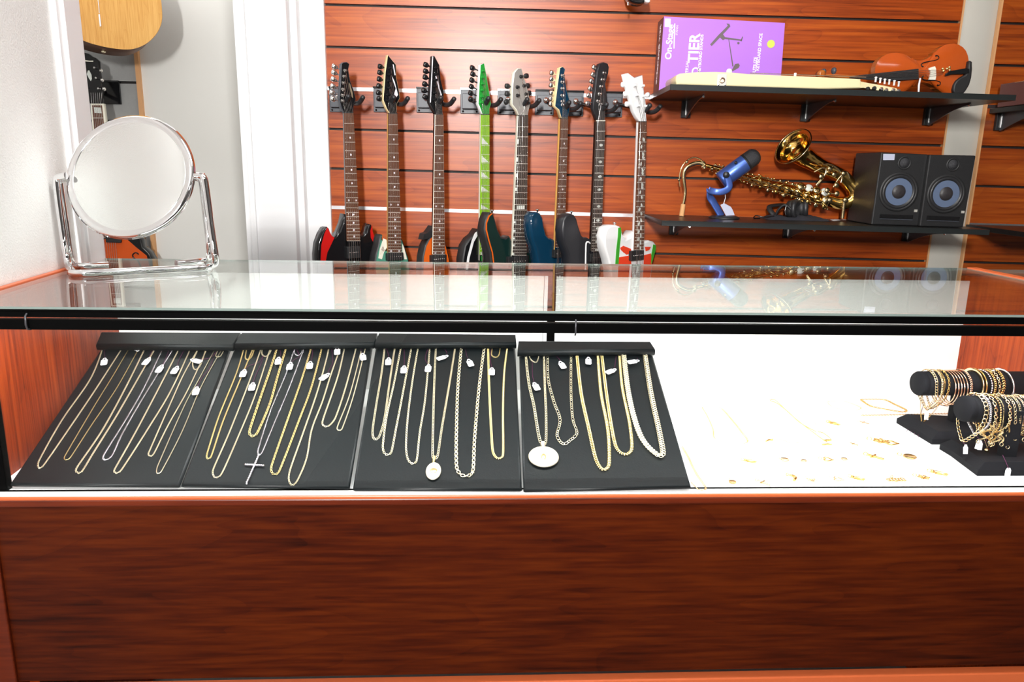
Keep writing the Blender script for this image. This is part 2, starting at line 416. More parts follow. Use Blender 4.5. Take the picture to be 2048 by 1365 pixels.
# room beyond the doorway: painted wall, grey slat panel with maple edge
YB = 3.25
xa = onY(288, 250, YB).x
mb = MB(); mb.box(((xa + x1) / 2 , YB + .05, 1.3), (x1 - xa, .1, 2.6)); mb.box((x1, (YB + YW) / 2 + .05, 1.3), (.04, YB - YW, 2.6)); struct(mb.build('wall_passage', 'wallp'))
mb = MB(); gl = [onY(250, y, YB).z for y in (165, 243)]; d = gl[0] - gl[1]; zz = [gl[0] + d * 2 * k for k in range(5, -1, -1)] + [gl[0] - d * 2 * k for k in range(1, 6)]
zz = sorted(set([gl[0] + d * k for k in range(-7, 8)]), reverse=True)
for i in range(len(zz) - 1):
    if zz[i + 1] < 0 or zz[i] > 2.6: continue
    mb.box(((xa - 2.6) / 2, YB + .006, (zz[i] + zz[i + 1]) / 2), (xa + 2.6, .012, d - .01))
mb.box(((xa - 2.6) / 2, YB + .03, 1.3), (xa + 2.6, .03, 2.6), m=1)
struct(mb.build('wall_passage_slats', ['greyslat', 'groove']))
mb = MB(); mb.box((xa, YB - .002, 1.3), (.016, .03, 2.6)); struct(mb.build('trim_2', 'maple_edge'))

# -------- case key points (quad of the glass top, deck)
H = 0.969; DK = 0.694
fl = onZ(0, 612.8, H); fr = onZ(2048, 630, H); fdir = (fr - fl).normalized()
bl = onZ(222, 517, H); br = onZ(1880, 536, H); bdir = (br - bl).normalized()
tl0 = onZ(0, 580, H); tl1 = onZ(219, 514, H); ldir = (tl1 - tl0).normalized()
tr0 = onZ(2048, 560, H); tr1 = onZ(1921, 534, H); rdir = (tr1 - tr0).normalized()
def isect(p, d, q, e):
    den = d.x * e.y - d.y * e.x; t = ((q.x - p.x) * e.y - (q.y - p.y) * e.x) / den; return V((p.x + d.x * t, p.y + d.y * t, p.z))
A = isect(fl, fdir, tl0, ldir); B = isect(fl, fdir, tr0, rdir); C_ = isect(bl, bdir, tr0, rdir); D_ = isect(bl, bdir, tl0, ldir)
# left wall plane runs along the case's left edge
nl = V((-ldir.y, ldir.x, 0))
def LW(t, out=0.0, z=0.0): p = tl0 + ldir * t + nl * (0.012 + out); return V((p.x, p.y, z))
tend = (onZ(214, 515.5, H) - tl0).dot(ldir) + .0
tcas = (onZ(172, 528.6, H) - tl0).dot(ldir)
mb = MB()
P = [LW(-5.2, 0), LW(tend - .012, 0), LW(tend - .012, .12), LW(-5.2, .12)]
mb.hexa([V((p.x, p.y, z)) for z in (0, 2.6) for p in P]); struct(mb.build('wall_left', 'plaster'))
mb = MB()
for a, b, o in ((tcas, tend, -.010), (tcas + .018, tend - .02, -.016), (tend - .012, tend, -.0)):
    P = [LW(a, o), LW(b, o), LW(b, .13 if o == 0 else .02), LW(a, .13 if o == 0 else .02)]
    mb.hexa([V((p.x, p.y, z)) for z in (0, 2.6) for p in P])
struct(mb.build('door_casing', 'white', bevel=.002))
mb = MB(); mb.box((0, .1, -.02), (7, 8, .04)); struct(mb.build('floor', 'floor'))
mb = MB(); mb.box((0, .1, CEIL + .02), (7, 8, .04)); struct(mb.build('ceiling', 'ceil'))
mb = MB()
for i in range(-5, 6): mb.box((i * .61, .1, CEIL - .002), (.024, 7.6, .006))
for i in range(-6, 7): mb.box((0, .1 + i * .61, CEIL - .003), (7, .024, .006))
struct(mb.build('trim_4', 'tbar'))
mb = MB(); mb.box((0, -3.6, 1.3), (7, .1, 2.6)); struct(mb.build('wall_rear', 'wallroom'))
mb = MB(); mb.box((3.0, .1, 1.3), (.1, 7.4, 2.6)); struct(mb.build('wall_side', 'wallroom'))
mb = MB(); mb.box((-2.75, 2.3, 1.3), (.1, 3.6, 2.6)); struct(mb.build('wall_far_left', 'wallgrey'))
for i, (lx, ly) in enumerate(LAMPS):
    t = thing('ceiling_light', ['white fluorescent ceiling panel above the jewelry case', 'white ceiling panel behind and left of the camera', 'white ceiling panel behind and right of the camera', 'white ceiling panel over the left passage'][i], 'light', (lx, ly, CEIL))
    mb = MB()
    for s in (-1, 1): mb.box((lx + s * .6, ly, CEIL - .02), (.02, .62, .04)); mb.box((lx, ly + s * .3, CEIL - .02), (1.22, .02, .04))
    mb.build('frame', 'white', t)
    MB().box((lx, ly, CEIL - .01), (1.18, .58, .01)).build('diffuser', 'diffuser', t)

# =================================================================== DISPLAY CASE
def lerp(a, b, t): return a + (b - a) * t
def at(p, z): return V((p.x, p.y, z))
AL = A + (B - A).normalized() * 0; 
BR2 = B
case = thing('display_case', 'long cherry laminate jewelry counter with a glass top and glass front', 'display case', (0, 1.1, 0))
fn = V((fdir.y, -fdir.x, 0))        # points to the camera
# front line in plan: at the bottom the pane stands on the deck edge
xl_in = onZ(14, 957, DK); 
A2 = at(isect(fl, fdir, V((-.752, 0, H)), V((0, 1, 0))), 0)
B2 = at(B, 0); C2 = at(C_, 0); D2 = at(D_, 0)
Lf = A2 + fn * 0
side_th = 0.02
# glass top slab, green-white polished rim
gt = MB(); th = .0035
P = [at(q, z) for z in (H - th, H) for q in (A2 - fdir * .02 + fn * .002, B2 + fn * .002, C2, D2)]
gt.add(P, [(3, 2, 1, 0), (4, 5, 6, 7)], 0); gt.add(P, [(0, 1, 5, 4), (1, 2, 6, 5), (2, 3, 7, 6), (3, 0, 4, 7)], 1)
gt.build('glass_top', ['glass', 'gedge'], case)
# rails (two black bars with a slit between them)
def bar(a, b, z0, z1, y0, y1):      # along a->b, y0..y1 offset behind the front line
    d = (b - a).normalized(); nb = V((d.y, -d.x, 0)) * -1
    return [at(q, z) for z in (z0, z1) for q in (a + nb * y0, b + nb * y0, b + nb * y1, a + nb * y1)]
e0 = A2 - fdir * .03; e1 = B2
zt = H - .0035
def zrow(px, py): # height on the front plane at a pixel
    return onP(px, py, fl, fn).z
z_a, z_b, z_c, z_d = zrow(1100, 627), zrow(1100, 643), zrow(1100, 647.0), zrow(1100, 667)
MB().hexa(bar(e0, e1, z_b, z_a - 0.0, .0, .012)).build('top_rail', 'rail', case, .0008)
MB().hexa(bar(e0, e1, z_d, z_c, .0, .012)).build('lower_rail', 'rail', case, .0008)
MB().hexa(bar(e0, e1, z_a, H - .0062, -.003, .014)).build('rail_cap', 'rail', case, .0005)
# the lower bar is the case's strip lamp, shining back into the case
la = at(e0, 0).lerp(at(e1, 0), .5); bk = V((-fn.x, -fn.y, 0))
MB().hexa(bar(e0 + fdir * .06, e1 - fdir * .06, z_d + .001, z_c - .001, .0122, .0142)).build('lamp_lens', 'diffuser', case)
_d = bpy.data.lights.new('case_strip_lamp', 'AREA'); _d.shape = 'RECTANGLE'; _d.size = 1.7; _d.size_y = .012; _d.energy = 4.2
_o = bpy.data.objects.new('case_strip_lamp', _d); COL.objects.link(_o)
_o.location = V((la.x, la.y, (z_c + z_d) / 2)) + bk * .0165
_x = fdir.normalized(); _z = (fn * .75 + V((0, 0, .66))).normalized(); _y = _z.cross(_x).normalized()
_o.rotation_euler = Matrix((_x, _y, _z)).transposed().to_euler()
for px in (57, 1151):
    c = onP(px, 652 if px > 100 else 640, fl, fn); mb = MB()
    mb.tube([c + V((0, -.002, .009)), c + V((0, -.006, .006)), c + V((0, -.007, -.006)), c + V((0, -.005, -.012)), c + V((0, .002, -.014))], .0014, 6)
    mb.build('rail_clip', 'bracket', case)
# front glass
pb0 = at(A2, 0); 
fg = MB().hexa(bar(A2, B2, DK + .0021, z_b, .005, .010)); fg.build('front_glass', 'glassf', case)
MB().hexa(bar(A2, B2, DK + .0003, DK + .0019, .0028, .0048)).build('glass_gasket', 'rail', case)
# posts
mb = MB(); c = onZ(18, 957, DK); c = at(c, 0)
mb.hexa(bar(A2 + fdir * .009, A2 + fdir * .022, DK, z_b, .004, .018)); mb.build('corner_post', 'rail', case)
# deck, ledge, side panels
MB().hexa([at(q, z) for z in (DK - .018, DK) for q in (A2 + fn * .0, B2, C2, D2)]).build('deck', 'deck', case)
MB().hexa(bar(A2 - fdir * .03, B2, DK - .004, DK + .0005, -.0125, -.0005)).build('glare_white_ledge', 'deck', case, .001)  # laminate top edge; the glare on it is painted in as white
mb = MB().hexa(bar(A2 - fdir * .03, B2, DK - .017, DK - .0045, -.015, .0)); mb.build('edge_trim', 'edge_dark', case, .003)
MB().hexa(bar(A2 - fdir * .03, B2, DK - .006, DK - .0005, -.0157, -.012)).build('edge_bead', 'edge', case, .0015)
# inner side panels: grain vertical; left follows the wall, right follows the orange edge
cL = onY(243, 655, onZ(243, 517, H).y); 
def slab(p, q, z0, z1, t, name, mat, bev=0):
    d = (q - p).normalized(); nn = V((-d.y, d.x, 0)) * t
    return MB().hexa([at(r_, z) for z in (z0, z1) for r_ in (p, p + nn * -1, q + nn * -1, q)]).build(name, mat, case, bev)
slab(at(A2, 0) + fdir * -.001, at(cL, 0), DK - .02, H - .008, -.02, 'side_panel', 'side')
cR = onY(1933, 548, onZ(1880, 536, H).y); cR = at(isect(bl, bdir, V((cR.x, 0, H)), V((0, 1, 0))), 0)
slab(at(B2, 0), cR + V((0, .0, 0)), DK - .02, H - .008, .02, 'side_panel', 'side')
# orange edge strips on top of both sides
def strip(p0, p1, wdt, name):
    d = (p1 - p0).normalized(); nn = V((-d.y, d.x, 0)) * wdt
    MB().hexa([at(r_, z) for z in (H - .03, H + .002) for r_ in (p0, p0 - nn, p1 - nn, p1)]).build(name, 'edge', case, .001)
strip(at(A, 0), at(D_, 0) + ldir * .0, -.011, 'edge_strip')
strip(at(B, 0), at(C_, 0), .022, 'edge_strip')
# back: two white sliding doors with a gap, top below the glass, back rail
bn = V((bdir.y, -bdir.x, 0)); zdoor = onP(1150, 553.5, bl - V((0, .012, 0)), bn).z
def bkx(px): return at(onP(px, 600, bl, bn), 0)
cLb = bkx(236); cRb = cR
def door(p, q, off, name, px=None):
    o = -bn * off
    ob = MB().hexa([at(r_ + o, z) for z in (DK, zdoor) for r_ in (p, q, q - bn * .005, p - bn * .005)]).build(name, 'door', case); return ob
d1 = bkx(1086); d2 = bkx(1110); d3 = bkx(1094)
door(D2 - bdir * .0 + (cL - cL), d1, -.012, 'sliding_door')
door(d2, C2, -.018, 'sliding_door')
MB().hexa([at(r_ - bn * -.012, z) for z in (DK, zdoor) for r_ in (d1 + bdir * .001, d3, d3 - bn * .006, d1 + bdir * .001 - bn * .006)]).build('door_pull', 'white', case)
pg = onP(1099, 604, bl, bn).z
MB().hexa([at(r_ - bn * .022, z) for z in (DK - .01, pg) for r_ in (d1 - bdir * .004, d2 + bdir * .004, d2 + bdir * .004 - bn * .01, d1 - bdir * .004 - bn * .01)]).build('door_track_post', 'rail', case)
# base: front panel, corner posts, bottom rail, carcass
off = .004
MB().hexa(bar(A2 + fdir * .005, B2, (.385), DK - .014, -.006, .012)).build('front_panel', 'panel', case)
MB().hexa(bar(A2 - fdir * .03, A2 + fdir * .006, .05, DK - .021, -.012, .02)).build('corner_stile', 'edge_dark', case, .002)
zb = onP(2048, 1347, fl + fn * .009, fn).z
MB().hexa(bar(A2 + fdir * .006, B2, zb - .06, zb, -.009, .01)).build('bottom_rail', 'edge', case, .002)
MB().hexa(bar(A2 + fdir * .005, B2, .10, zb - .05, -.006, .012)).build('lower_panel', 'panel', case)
MB().hexa(bar(A2 + fdir * .01, B2, 0, .10, .04, .05)).build('toe_kick', 'groove', case)
MB().hexa([at(q, z) for z in (0.0, DK - .02) for q in (B2 - V((.02, -.02, 0)), B2, C2, C2 - V((.02, 0, 0)))]).build('end_panel', 'side', case)
MB().hexa([at(q, z) for z in (0.0, DK - .02) for q in (A2 + V((0, .02, 0)), A2 + V((.02, .02, 0)), D2 + V((.02, 0, 0)), D2)]).build('end_panel', 'side', case)
# neighbouring counter beyond the right-hand end
nb_ = thing('display_case', 'second glass-topped counter just beyond the right end of the jewelry case', 'display case', (B.x + .3, B.y + .3, 0))
q0 = at(C_, 0) + V((.03, .015, 0)); q1 = at(B, 0) + V((.03, 0, 0)); ex = V((.8, .03, 0))
gt = MB(); P = [at(q, z) for z in (H - .012, H - .004) for q in (q1, q1 + ex, q0 + ex, q0)]
gt.add(P, [(3, 2, 1, 0), (4, 5, 6, 7)], 0); gt.add(P, [(0, 1, 5, 4), (1, 2, 6, 5), (2, 3, 7, 6), (3, 0, 4, 7)], 1); gt.build('glass_top', ['glass', 'gedge'], nb_)
MB().hexa([at(q, z) for z in (0, H - .013) for q in (q1, q1 + V((.02, 0, 0)), q0 + V((.02, 0, 0)), q0)]).build('side_panel', 'blackm', nb_)
MB().hexa([at(q, z) for z in (H - .3, H - .28) for q in (q1 + V((.02, 0, 0)), q1 + ex, q0 + ex, q0 + V((.02, 0, 0)))]).build('deck', 'velvet', nb_)
MB().hexa([at(q, z) for z in (0, H - .3) for q in (q1 + V((.02, 0, 0)), q1 + ex, q0 + ex, q0 + V((.02, 0, 0)))]).build('base', 'side', nb_)

# =================================================================== VANITY MIRROR (stands on the glass top)
ym = onZ(285, 540, H).y
mbot = onZ(290, 541, H)
mt = thing('vanity_mirror', 'round tilting vanity mirror on a chrome double-tube stand on the glass counter', 'mirror', (mbot.x, mbot.y, H))
# frame plane: vertical-ish plane through the pivots
pL = onY(112, 355, ym); pR = onY(412, 350, ym)
def mp_(px, py, dy=0): return onY(px, py, ym + dy)
r_t = .0062
def stand_loop(dy, pts):
    return [mp_(x, y, dy) for x, y in pts]
zb_ = H + r_t
front = [mp_(132, 352, -.02), mp_(119, 354, -.02), mp_(112, 362, -.02), mp_(126, 470, -.022)]
fb = [onZ(135, 528, zb_), onZ(143, 541, zb_), onZ(160, 547, zb_), onZ(290, 541, zb_), onZ(405, 535.5, zb_), onZ(424, 531, zb_), onZ(431, 520, zb_)]
fb[0] = mp_(136, 527, -.022); fb[-1] = mp_(431, 521, -.022)
fpts = front + fb + [mp_(424, 470, -.022), mp_(409, 360, -.02), mp_(404, 353, -.02), mp_(392, 352, -.02)]
MB().tube(smooth_path(fpts, .004), r_t, 14).build('stand_tube', 'chrome', mt)
rear = [mp_(134, 357, .0), mp_(124, 358, .0), mp_(119, 366, .0), mp_(131, 450, .0), mp_(140, 515, .0), onZ(148, 529, zb_), onZ(162, 532.5, zb_), onZ(219, 530, zb_)]
MB().tube(smooth_path(rear, .004), r_t, 14).build('stand_tube', 'chrome', mt)
rear2 = [onZ(352, 527, zb_), onZ(395, 523, zb_), onZ(413, 519, zb_), mp_(420, 505, .0), mp_(412, 430, .0), mp_(404, 366, .0), mp_(400, 358, .0), mp_(390, 356, .0)]
MB().tube(smooth_path(rear2, .004), r_t, 14).build('stand_tube', 'chrome', mt)
# oval seen slightly from the side: a round disc tilted back
mc = mp_(262, 354, -.008); rr = (mp_(391, 352, -.008) - mp_(133, 356, -.008)).length / 2
mx_ = (mp_(391, 352, -.008) - mp_(133, 356, -.008)).normalized()
tilt = math.radians(21)
nrm = V((mx_.y + .0, -mx_.x, 0)).normalized(); nrm = (nrm * math.cos(tilt) + V((0, 0, 1)) * math.sin(tilt)).normalized()
MB().lathe(mc, nrm, [(rr - .016, .0045), (rr - .013, .0062), (rr - .005, .0055), (rr, 0), (rr - .004, -.006), (rr - .016, -.0075), (0, -.0075)], 96, xd=mx_).build('mirror_frame', 'chrome', mt)
MB().lathe(mc, nrm, [(rr - .0155, .0046), (rr - .017, .0052), (0, .0052)], 96, xd=mx_).build('mirror_disc', 'mirror', mt)
for s in (-1, 1):
    MB().tube([mc + mx_ * s * (rr - .002), mc + mx_ * s * (rr + .016)], .005, 10).build('pivot_pin', 'chrome', mt)

# =================================================================== WALL GUITARS
c2 = crop(620, 90, 5.461); c3 = crop(960, 90, 5.389); c4 = crop(620, 330, 5.461); c5 = crop(960, 330, 5.389)
YAW = math.radians(40)
gn = V((math.sin(YAW), -math.cos(YAW), 0)); gu = V((math.cos(YAW), math.sin(YAW), 0))   # face normal, across
GD = 2.585
def lag(z0, n): return [z0 * (1 - 2 ** (-(k) / 12)) for k in range(1, n + 1)]
def guitar(name, label, side, nut, end, nfret, board, neckc, headf, heads, head, posts, btns, btnm, body, bodym, rimm, extras=(), inlays='dot', pick=None, nutm='blackm', binding=None, ns=6, headth=.015, ex2=None, keym=None):
    """every point is a pixel of the photograph thrown on the plane of this guitar's face"""
    nc = ((nut[0][0] + nut[1][0]) / 2, (nut[0][1] + nut[1][1]) / 2)
    p0 = onY(nc[0], nc[1], GD)
    W = lambda px, py, d=0.0: onP(px, py, p0 + gn * d, gn)
    t = thing(name, label, 'electric guitar', (p0.x, p0.y, p0.z - .95), 'electric guitars hanging on the slat wall')
    N0, N1 = W(*nut[0]), W(*nut[1]); E0, E1 = W(*end[0]), W(*end[1])
    cN, cE = (N0 + N1) / 2, (E0 + E1) / 2; ax = (cE - cN).normalized()
    # body: outline front, solid thickness behind
    o = [W(x, y, -.010) for x, y in body]
    mb = MB().prism(o, -gn * .042, 0, 1, inset=.006)
    b = mb.build('body', [bodym, rimm], t)
    for nm, mt_, pl, d in extras:
        MB().prism([W(x, y, -.0085) for x, y in pl], -gn * d, 0).build(nm, mt_, t)
    # neck: half-round behind the fretboard
    nb = MB(); K = 10; ring = []
    for i, (a, bb) in enumerate(((N0, N1), (E0, E1), (E0 + ax * .02, E1 + ax * .02))):
        for j in range(K + 1):
            th_ = PI * j / K; c = (a + bb) / 2; h = (bb - a) / 2
            ring.append(c - h * math.cos(th_) - gn * (.0045 + .019 * math.sin(th_) ** .7))
    n_ = K + 1
    nb.add(ring, [(i * n_ + j, i * n_ + j + 1, (i + 1) * n_ + j + 1, (i + 1) * n_ + j) for i in range(2) for j in range(K)], 0, True)
    nb.build('neck', neckc, t)
    fb = MB().prism([N0, N1, E1, E0], -gn * .005).build('fretboard', board, t)
    if binding:
        for a, c in ((N0, E0), (N1, E1)): MB().tube([a - gn * .002, c - gn * .002], .0016, 6).build('binding', binding, fb)
    Ls = (cE - cN).length; full = Ls / (1 - 2 ** (-nfret / 12))
    for k, dd in enumerate(lag(full, nfret)):
        f = dd / Ls; a = N0.lerp(E0, f); c = N1.lerp(E1, f); MB().tube([a + gn * .0004, c + gn * .0004], .0011, 5).build('fret', 'fret', fb)
    # inlays
    fr = [0] + lag(full, nfret); imat = 'pearl' if inlays != 'dot' else 'print'
    for k in (3, 5, 7, 9, 12, 15, 17, 19, 21, 24):
        if k > nfret: continue
        f = (fr[k] + fr[k - 1]) / 2 / Ls; c = N0.lerp(E0, f).lerp(N1.lerp(E1, f), .5); h = (N1.lerp(E1, f) - N0.lerp(E0, f)) / 2; g = (fr[k] - fr[k - 1])
        if inlays == 'dot':
            for q in ((-.62, .62) if k in (12, 24) else (.06,)): MB().lathe(c + h * q, gn, [(.0033, 0), (.0033, .0006)], 12).build('inlay', imat, fb)
        elif inlays == 'shark':
            im = MB(); a0 = c + h * -.95; im.prism([a0 - ax * g * .40 , a0 + h * 1.7 + ax * g * .38, a0 + ax * g * .38], gn * -.0005)
            im.v[-6:] = [tuple(V(p) + gn * .0006) for p in im.v[-6:]]; im.build('inlay', imat, fb)
        elif inlays == 'block12':
            if k == 12: MB().box(c + gn * .0003, (h.length * 1.2, .012, .0012), Matrix((gu, ax, gn)).transposed()).build('inlay', imat, fb)
            else: MB().box(c - h * .9 + gn * .0003, (h.length * .22, g * .5, .0012), Matrix((gu, ax, gn)).transposed()).build('inlay', imat, fb)
        elif inlays == 'oval':
            MB().lathe(c + h * .15, gn, [(.008, 0), (.008, .0006)], 14, sx=.55, xd=ax).build('inlay', imat, fb)
        elif inlays == 'vine':
            for q in range(3): MB().lathe(c + ax * g * (.8 * q - .8) + h * .25 * (-1) ** q, gn, [(.0048, 0), (.0048, .0006)], 6, sx=1.5, xd=ax + gu * .5 * (-1) ** q).build('inlay', imat, fb)
    MB().prism([N0 - ax * .003, N1 - ax * .003, N1, N0], -gn * .004).build('nut', nutm, t)
    # headstock, tilted plate with wooden edge
    hp = [W(x, y) for x, y in head]
    hd = MB().prism([p + gn * -.0005 for p in hp], -gn * headth, 0, 1, inset=.0015).build('headstock', [headf, heads], t)
    if ex2:
        for nm, mt_, pl in ex2: MB().prism([W(x, y, .0012) for x, y in pl], -gn * .0012).build(nm, mt_, hd)
    P = [W(x, y, .0) for x, y in posts]
    for p in P: MB().lathe(p, gn, [(.0058, 0), (.0058, .002), (.0034, .003), (.0034, .009), (.0042, .0095), (.003, .0105)], 12).build('tuning_post', btnm, hd)
    for i, (x, y) in enumerate(btns):
        q = W(x, y, -.012); s = MB(); root = min(P, key=lambda p: (p - q).length) - gn * .012; dr = (root - q).normalized()
        s.lathe(q, dr, [(.002, -.011), (.0075, -.010), (.0088, -.003), (.0078, .004), (.0045, .007), (.003, .010)], 10, sx=.62, xd=gn)
        s.tube([q + dr * .009, root], .0022, 6); s.build('tuning_key', keym or btnm, hd)
    # strings: nut to bridge; and nut to posts
    brd = cN + ax * full; sp = (E1 - E0) * .43 * 1.0
    for i in range(ns):
        f = (i - (ns - 1) / 2) / ((ns - 1) / 2); a = cN + (N1 - N0) * .40 * f; e = brd + sp * f * 1.05
        pt = sorted(P, key=lambda p: (p - cN).length)
        pk = pt[i] if len(pt) > i else P[-1]
        if len(P) >= 6:
            pk = pt[i]
        MB().tube([pk + gn * .006, a + gn * .0012, e + gn * .007], [.00075 - .00005 * i] * 3, 4, caps=False).build('string', 'nickel', t)
    if pick:
        for (pa, pb, mt_) in pick:
            c = (W(*pa) + W(*pb)) / 2; wd = abs((W(*pb) - W(*pa)).dot(gu)); hh = abs((W(*pb) - W(*pa)).dot(ax)); R = Matrix((gu, ax, gn)).transposed()
            MB().box(c - gn * .004, (wd, hh, .016), R).build('pickup', mt_, t, .002)
            for q in range(6): MB().ball(c + gu * (q - 2.5) * wd * .13 + gn * .004, .0022, 8).build('pole_piece', 'nickel', t)
    # bridge, low on the body behind the counter
    R = Matrix((gu, ax, gn)).transposed()
    MB().box(brd - gn * .002, (.075, .022, .012), R).build('bridge', btnm, t, .002)
    return t, p0, W
def xy(c, L): return [c(*p) for p in L]
LOW = lambda x0, x1, y=520: [(x1 + 2, y + 60), (x1 - 12, y + 110), ((x0 + x1) / 2 + 10, y + 128), (x0 + 28, y + 112), (x0 + 6, y + 70)]
guitars = []
guitars.append(guitar('electric_guitar', 'black electric guitar with red side panels, first from left on the wall', None,
  [(688.7, 226.5), (707, 226.5)], [(694, 482), (720.7, 482)], 22, 'rose_board', 'black', 'black', 'plate',
  xy(c2, [(375, 742), (345, 690), (318, 600), (335, 400), (345, 205), (370, 188), (405, 186), (432, 208), (420, 270), (440, 390), (480, 500), (502, 590), (480, 650), (474, 742)]),
  xy(c2, [(380, 280), (370, 345), (362, 415), (358, 485), (352, 550), (352, 612)]), xy(c2, [(275, 240), (270, 305), (264, 378), (258, 455), (250, 525), (258, 590)]), 'nickel',
  [(690, 428), (686, 446), (679, 463), (670, 475), (664, 472), (659, 458), (655, 454), (650, 456), (643, 468), (636, 487), (633.7, 510)] + [(636, 560), (655, 610), (690, 640), (730, 620), (757, 570), (761, 519), (757, 497), (750, 478), (745, 462), (744, 450), (738, 448), (735, 455), (732, 466), (727, 471), (720, 472), (712, 470), (700, 440)], 'black', 'black',
  extras=[('bevel_panel', 'red', [(655, 455), (649, 468), (643, 490), (641, 530), (650, 530), (655, 505), (664, 486), (669, 476), (663, 471)], .002),
          ('bevel_panel', 'red', [(744.5, 451), (745, 462), (750, 478), (755, 490), (748, 487), (742, 476), (741, 462)], .002)],
  pick=[((694, 494), (720, 516), 'blackm')], ex2=[('logo', 'goldp', xy(c2, [(425, 410), (440, 430), (465, 520), (470, 580), (458, 570), (440, 500)]))]))
guitars.append(guitar('electric_guitar', 'electric guitar with green, white and red graphic body, second from left', None,
  [(777.5, 228), (794.9, 228)], [(776.6, 505), (803, 505)], 24, 'rose_board', 'maple2', 'black', 'maple',
  xy(c2, [(868, 748), (835, 690), (800, 600), (822, 300), (850, 108), (942, 215), (945, 350), (975, 500), (985, 580), (952, 640), (950, 748)]),
  xy(c2, [(872, 255), (864, 325), (860, 395), (857, 470), (852, 545), (842, 608)]), xy(c2, [(775, 238), (770, 303), (765, 375), (760, 450), (757, 525), (762, 590)]), 'black',
  [(772, 500), (768, 482), (765, 478), (766, 470), (762, 469), (758, 478), (756, 492), (751, 510), (748, 530), (752, 580), (772, 620), (800, 615), (818, 580), (821, 540), (818, 516), (810, 492), (806, 480), (801, 476), (797, 490)], 'teal', 'blackm',
  extras=[('body_graphic', 'bind', [(767, 477), (760, 498), (757, 517), (764, 519), (768, 505), (774, 495), (773, 480)], .0015), ('body_graphic', 'redf', [(762, 500), (766, 492), (769, 500), (766, 508), (760, 509)], .0022),
          ('body_graphic', 'bind', [(805, 488), (809, 498), (814, 519), (809, 519), (805, 505)], .0015)],
  pick=[((774, 507), (806, 520), 'blackm')],
  ex2=[('logo', 'print', xy(c2, [(890, 330), (925, 400), (942, 470), (962, 545), (920, 602), (906, 590), (938, 475), (912, 405)])), ('logo', 'print', xy(c2, [(905, 210), (915, 215), (935, 330), (925, 330)]))]))
guitars.append(guitar('electric_guitar', 'orange electric guitar with black sides and white-bound neck, third from left', None,
  [(871, 229.5), (886.4, 229.5)], [(866, 509), (889.5, 509)], 24, 'rose_board', 'black', 'black', 'blackm',
  xy(c2, [(1375, 760), (1340, 700), (1305, 630), (1320, 400), (1340, 122), (1360, 118), (1415, 220), (1430, 380), (1462, 510), (1462, 600), (1448, 660), (1450, 760)]),
  xy(c2, [(1377, 250), (1372, 320), (1366, 385), (1362, 455), (1357, 525), (1352, 600)]), xy(c2, [(1272, 220), (1270, 290), (1265, 355), (1260, 430), (1252, 500), (1262, 570)]), 'black',
  [(866, 470), (857, 478), (850, 492), (845, 515), (843, 560), (855, 610), (880, 612), (897, 580), (903, 540), (899, 512), (894, 492), (889, 476), (884, 490)], 'orangeg', 'blackm',
  extras=[('neck_heel', 'blackm', [(866, 452), (862, 458), (856, 466), (849, 468), (846, 480), (856, 478), (866, 472)], .03)], binding='bind',
  pick=[((862, 511), (892, 526), 'blackm')],
  ex2=[('logo', 'print', xy(c2, [(1360, 295), (1395, 380), (1415, 470), (1440, 545), (1425, 600), (1408, 600), (1425, 540), (1405, 470), (1380, 380)])), ('edge_stripe', 'print', xy(c2, [(1338, 125), (1346, 125), (1320, 630), (1312, 630)]))]))
guitars.append(guitar('electric_guitar', 'electric guitar with bright green fretboard, shark-tooth inlays and green headstock', None,
  [(963.5, 230), (979, 230)], [(960.6, 510), (979.5, 510)], 24, 'green_board', 'bind', 'green', 'whiteg',
  xy(c2, [(1883, 765), (1868, 715), (1838, 640), (1850, 400), (1862, 215), (1905, 198), (1930, 330), (1960, 520), (1980, 640), (1962, 700), (1962, 765)]),
  xy(c2, [(1884, 285), (1880, 355), (1877, 425), (1874, 495), (1871, 565), (1868, 630)]), xy(c2, [(1780, 255), (1785, 322), (1775, 388), (1770, 460), (1762, 530), (1765, 600)]), 'green',
  [(957, 458), (949, 470), (939, 478), (930, 492), (925, 520), (928, 580), (950, 625), (980, 622), (996, 590), (1000, 550), (994, 520), (986, 480), (979, 470)], 'black', 'blackm',
  extras=[('white_stripe', 'whiteg', [(954, 464), (951, 466), (944, 481), (935, 515), (932, 540), (936, 540), (939, 517), (948, 484), (955, 472)], .003), ('body_graphic', 'green', [(962, 512), (977, 512), (980, 560), (962, 560)], .0012)],
  inlays='shark', keym='black', pick=[((958, 524), (981, 538), 'blackm')]))
